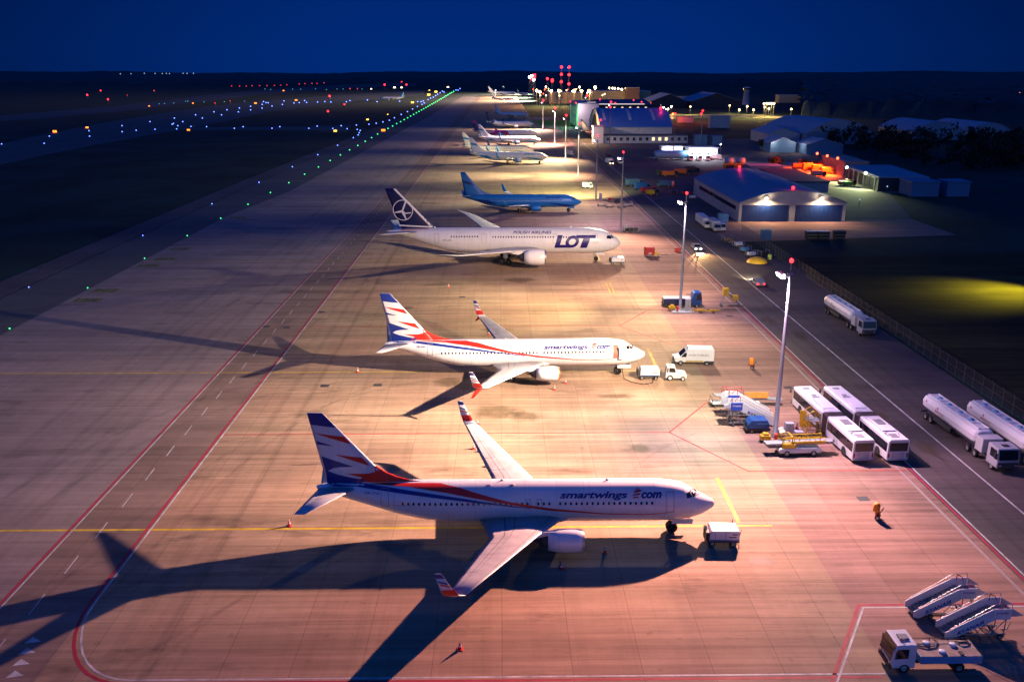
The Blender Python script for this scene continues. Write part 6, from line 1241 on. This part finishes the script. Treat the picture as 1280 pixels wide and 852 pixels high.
lamp(1074.5, 249.5, 2, E_DIM, 'tiny white marker lamp on the dark grass below the shed', None, 0, r=.22); lamp(1109, 233, 2, E_DIM, 'tiny white lamp by the container blocks', None, 0, r=.25)
lamp(619+0, 113.2, 16, E_DIM, 'small white lamp over the farthest jets', None, 0, r=1.0); lamp(629, 108.5, 16, E_DIM, 'tiny white lamp above the far white jets', None, 0, r=1.0)
# yellow field lamp, just outside the picture on the right
t = thing('street_lamp', 'tall yellow sodium field lamp beyond the fence', 'street lamp', (110, 172, 0)); b = MB(); b.tube((0, 0, 0), (0, 0, 11), .14, .1, 8); b.path([(0, 0, 11), (-1.5, 0, 11.4)], .07); b.build('pole', POLE, t); b = MB(); b.box(-2.2, -1.3, -.2, .2, 11.25, 11.45); b.build('lamp', E_YEL, t)
spot((108, 172, 11.1), (101.5, 171, 0), 80000, (1, .80, .03), 100, 1, .3)
# ------------------------------------------------------------------ airfield ground lights (measured on the photograph)
def glight(px, py, m_, lab, grp, name, kk=1.0, h=.35, rr=.00075, emin=.15):
    c = G(px, py, h); k = max(emin, c.y*rr)*kk  # lens swells with distance, its size a stand-in for glare
    t = thing(name, lab, 'airfield light', (c.x, c.y, 0), 0, grp)
    b = MB(); b.lathe([(0, k*.9), (h*.5, k*.7), (h*.55, k*.55), (h, k*.5)], (0, 0, 0), 'z', 8); b.build('base', DARK, t); b = MB(); b.sphere((0, 0, h+k*.3), k*.8, 8); b.build('lens', m_, t); return t
Q2 = lambda L_: [(280+a/4, 80+b/4) for a, b in L_]
Q1 = lambda L_: [(a/4, 80+b/4) for a, b in L_]
green = [(12, 410.7), (109.5, 360), (180.7, 323), (234, 294.7), (276, 273), (310, 255.5)] + Q2([(232, 644), (324, 595), (403, 552), (472, 516), (531, 484), (582, 456), (628, 431), (669, 409), (706, 388), (738, 370), (768, 352), (820, 324), (843, 312), (863, 300), (883, 290), (901, 280), (918, 271), (933, 262), (948, 254), (962, 246), (975, 239), (987, 232), (998, 226), (1009, 220), (1020, 214), (1030, 208), (1040, 202), (1049, 197), (1058, 192), (1067, 187), (1076, 181), (1085, 176), (1094, 171), (1103, 166), (1111, 161), (1120, 156), (1129, 150), (1138, 145), (1148, 139)])
for i, (px, py) in enumerate(green): glight(px, py, E_GREEN, 'green centre line light in the long row along the dark apron edge', 'green taxiway lights', 'taxiway_light', 1.0, .12)
blue = [(36, 359), (178.5, 294.5), (265, 255)] + Q2([(175, 593), (342, 515), (469, 455), (568, 408), (647, 370), (671, 356), (676, 345), (681, 334), (666, 329), (616, 325), (586, 310), (544, 324), (466, 312), (424, 323), (279, 315), (240, 323), (96, 315), (52, 323), (662, 307), (725, 303), (761, 298), (795, 291), (827, 283), (852, 271), (886, 254), (917, 240), (943, 227), (967, 214), (990, 204), (1001, 197), (985, 190), (996, 187), (968, 190), (1020, 180), (1033, 172), (1046, 168), (1058, 160), (1068, 153), (1080, 146), (1092, 138), (1100, 142), (1160, 132), (1180, 125), (1170, 133), (15, 231), (77, 222), (72, 241), (133, 213), (133, 231), (190, 222), (240, 212), (292, 204), (300, 186), (191, 204), (197, 190), (210, 195), (221, 196), (350, 197), (376, 195), (403, 185), (413, 194), (468, 192), (504, 190), (534, 192), (612, 191), (630, 185), (717, 182), (765, 190), (878, 188)]) + \
    Q1([(8, 401), (221, 398), (247, 362), (445, 335), (448, 362), (610, 310), (611, 340), (681, 333), (750, 290), (775, 328), (872, 272), (861, 303), (867, 299), (889, 310), (883, 326), (914, 290), (955, 314), (978, 256), (1012, 272), (1033, 315), (1070, 241), (1108, 256)])
for px, py in blue: glight(px, py, E_BLUE, 'small blue edge light beside a dark taxiway', 'blue taxiway edge lights', 'edge_light', 1.0, .35)
for px, py in Q1([(796, 201), (822, 199), (868, 197), (928, 188), (938, 188), (1019, 191), (1122, 190), (1223, 188)]) + Q2([(205, 127), (233, 130), (343, 128), (383, 128), (458, 126), (512, 130), (565, 127), (596, 127), (690, 127)]):
    glight(px, py, E_CYAN, 'faint cyan light on the far runway edge', 'faint cyan runway lights', 'edge_light', .9, .35)
for px, py in Q2([(38, 112), (78, 112), (111, 112), (140, 111), (178, 110), (215, 110), (252, 109), (283, 108), (314, 106), (376, 102), (405, 100), (440, 99), (465, 99), (500, 96), (527, 94), (550, 92), (575, 91)]):
    glight(px, py, E_LRED, 'small red light of the long row across the far airfield', 'row of red lights', 'obstruction_light', .9, 1.5)
rl = [(436, 157, 1, 2.0, 'largest red light at the far left'), (503, 135, 1, 1.5, 'upper red light right of the largest one far left'), (540, 179, 1, 2.0, 'lower red light right of the largest one far left'), (636, 157, 1, .8, 'tiny red light left of the white-red one'), (770, 135, 1, 1.3, 'pale red light over a thin bright strip'), (1075, 197, 1, 1.3, 'red light beside the runway lamps, left of two'), (1150, 187, 1, 1.1, 'red light beside the runway lamps, right of two'),
      (527, 163, 2, 2.3, 'large red light left of the rolling jet'), (602, 204, 2, 1.8, 'red light below and left of the rolling jet'), (520, 239, 2, 2.3, 'lowest large red light in the middle of the dark grass'), (803, 106, 2, 2.2, 'red light above the rolling jet tail'), (888, 92, 2, 1.5, 'upper red light right of the rolling jet'), (912, 106, 2, 2.0, 'lower red light right of the rolling jet'),
      (973, 76, 2, 1.4, 'first red light near the horizon going right'), (1044, 68, 2, 1.6, 'second red light near the horizon going right'), (1128, 54, 2, 1.4, 'left of the two red lights touching the horizon'), (1173, 51, 2, 1.5, 'right of the two red lights touching the horizon'), (630, 125, 2, 1.3, 'dim red light in the far runway row, left'), (667, 125, 2, 1.1, 'dim red light in the far runway row, right')]
for a, b_, q, kk, lab in rl:
    px, py = (Q1 if q == 1 else Q2)([(a, b_)])[0]; glight(px, max(py, 97), E_RED if kk > 1.4 else E_LRED, lab, None, 'obstruction_light', kk*.8, 4)
def signboard(px, py, lab, m_, kk=1.0, n=1):
    c = G(px, py, .7); w_ = max(.8, c.y*.0016)*kk; t = thing('taxiway_sign', lab, 'taxiway sign', (c.x, c.y, 0), 0)
    b = MB(); b.box(-w_, w_, -.12, .12, .3, .3+w_*1.0); b.build('sign_box', DARK, t)
    for i in range(n): a = -w_*.93 + 1.86*w_*i/n; b = MB(); b.box(a, a+1.86*w_/n-.1*w_, -.15, -.12, .36, .24+w_*.98); b.build('face', m_, t)
    b = MB(); b.tube((-w_*.6, 0, 0), (-w_*.6, 0, .3), .08, .08, 6); b.tube((w_*.6, 0, 0), (w_*.6, 0, .3), .08, .08, 6); b.build('leg', DARK, t)
for a, b_, q, kk, n, m_, lab in ((275, 340, 1, 1.5, 2, E_ORANGE, 'large orange lit sign at the far left taxiway'), (436, 319, 1, 1.1, 1, E_ORANGE, 'second orange lit sign from the left'), (943, 331, 1, 1.1, 2, E_ORANGE, 'orange lit sign where the cross taxiway starts'), (746, 211, 1, .6, 1, E_ORANGE, 'small orange sign on the far runway edge'), (965, 197, 1, .6, 1, E_ORANGE, 'tiny orange sign on the far runway edge'),
        (158, 198, 2, .9, 1, E_ORANGE, 'orange sign left of the large red light'), (361, 183, 2, .9, 1, E_ORANGE, 'orange sign beyond the large red light'), (298, 135, 2, .6, 1, E_ORANGE, 'tiny orange sign below the row of red lights'), (557, 336, 2, 1.2, 2, E_YEL, 'yellow double sign at the cross taxiway corner'), (718, 279, 2, .9, 2, E_YEL, 'yellow double sign beyond the cross taxiway corner'), (819, 252, 2, .5, 1, E_YEL, 'small yellow sign beside the blue light row'),
        (797, 334, 2, 1.5, 3, E_ORANGE, 'orange-red triple sign between the green lights'), (943, 195, 2, 1.1, 2, E_YEL, 'bright yellow sign right of the rolling jet'), (1024, 157, 2, 1.1, 1, E_YEL, 'yellow sign farther right, lower of two'), (1060, 142, 2, 1.0, 1, E_YEL, 'yellow sign farther right, upper of two'), (1027, 133, 2, .5, 1, E_YEL, 'tiny yellow sign above its larger neighbours'), (853, 120, 2, .8, 2, E_WARM, 'pale lit box sign above the rolling jet, left'), (888, 120, 2, .7, 2, E_WARM, 'pale lit box sign above the rolling jet, right'), (1120, 118, 2, .7, 2, E_WARM, 'pale lit sign at the end of the light rows'), (736, 126, 2, .5, 1, E_WARM, 'tiny pale sign left of the rolling jet')):
    px, py = (Q1 if q == 1 else Q2)([(a, b_)])[0]; signboard(px, py, lab, m_, kk, n)
for px, py in ((150.5, 92), (164, 91.8), (180.5, 91), (194, 91.2), (203, 91.4), (208, 91.3), (212, 91.5), (229, 91), (234, 91), (242, 91)):
    yd = 6500; p = Gy(px, 91.9 + (py-91)*.6, yd); t = thing('town_light', 'tiny white town light in the row on the left horizon', 'street lamp', (p.x, yd, 0), 0, 'town lights on the horizon'); b = MB(); b.tube((0, 0, 0), (0, 0, p.z), .8, .8, 5); b.build('pole', POLE, t); b = MB(); b.sphere((0, -2, p.z), 3.2, 8); b.build('lamp', E_DIM, t)
# ------------------------------------------------------------------ fence
FENCEM = mat('fence_wire', (.12, .12, .13), .6, .3)
t = thing('mesh_fence', 'tall wire mesh fence between the traffic lane and the dark field', 'fence', (66.6, 80, 0))
b = MB()
for k in range(64): b.tube((0, k*2.5, -.05), (0, k*2.5, 2.5), .045, .045, 6); b.tube((0, k*2.5, 2.5), (-.3, k*2.5, 2.85), .03, .03, 5)
b.build('post', FENCEM, t)
b = MB()
for z in (.15, 1.3, 2.45): b.tube((0, 0, z), (0, 157.5, z), .022, .022, 4)
for k in range(0, 640): b.box(-.004, .004, k*.246, k*.246+.012, .15, 2.45)
for k in range(12): b.box(-.004, .004, 0, 157.5, .2+k*.19, .212+k*.19)
b.build('wire_mesh', FENCEM, t)
# ------------------------------------------------------------------ dark trees at the right
FOL = mat('dark_foliage', (.025, .035, .018), .9, dirt=.4); BARK = mat('bark', (.05, .04, .035), .9)
def crown(b, cx_, cy_, z0, h, r, n, rnd, s=.7):
    cl = [(rnd.gauss(0, .45)*r, rnd.gauss(0, .45)*r, z0 + h*rnd.random()) for _ in range(9)]
    for _ in range(n):
        q = rnd.choice(cl); c = Vector((cx_ + q[0] + rnd.gauss(0, .22)*r, cy_ + q[1] + rnd.gauss(0, .22)*r, q[2] + rnd.gauss(0, .12)*h)); d = Vector((rnd.gauss(0, 1), rnd.gauss(0, 1), rnd.gauss(0, 1))).normalized(); u = d.orthogonal().normalized(); v = d.cross(u); k = s*(.5+rnd.random())
        b.add([c+u*k, c+v*k*.6, c-u*k, c-v*k*.6], [(0, 1, 2, 3)])
def tree(x, y, h, lab, seed):
    rnd = random.Random(seed); t = thing('tree', lab, 'tree', (x, y, 0), 0, 'dark trees at the right'); b = MB(); b.tube((0, 0, 0), (.2, 0, h*.55), .28, .14, 7)
    for j in range(6): a = rnd.random()*6.3; b.tube((.1, 0, h*(.25+.05*j)), (math.cos(a)*h*.22, math.sin(a)*h*.22, h*(.55+.06*j)), .1, .03, 5)
    b.build('trunk', BARK, t); b = MB(); crown(b, 0, 0, h*.4, h*.5, h*.3, 420, rnd, .45); b.build('crown', FOL, t)
for i, (px, py, h) in enumerate(((1068, 183, 15), (1077, 186, 13), (1130, 190, 14), (1148, 192, 15), (1096, 196, 11), (1170, 196, 16), (1195, 200, 14), (1225, 196, 15), (951, 190-2, 6), (966, 213, 6.5))):
    c = G(px, py); tree(c.x, c.y, h, ('dark tree before the gable of the largest tent', 'dark tree just right of the largest tent', 'dark tree over the second tent', 'tall dark tree right of the second tent', 'low dark tree before the woods', 'dark tree in the woods, middle', 'dark tree in the woods, right part', 'dark tree before the far dim building', 'small dark bush tree by the gabled sheds', 'dark pointed tree behind the arched hangar roof')[i], i)
rnd = random.Random(11); b = MB()
for i in range(150):
    y = rnd.uniform(385, 540); x = rnd.uniform(190 + (540-y)*.05, 420); h = rnd.uniform(7, 13); b.tube((x, y, 0), (x, y, h*.6), .25, .12, 5); crown(b, x, y, 2, h*.8, 4.5, 130, rnd, 1.0)
tag(b.build('woods', FOL), None, None, kind='stuff')
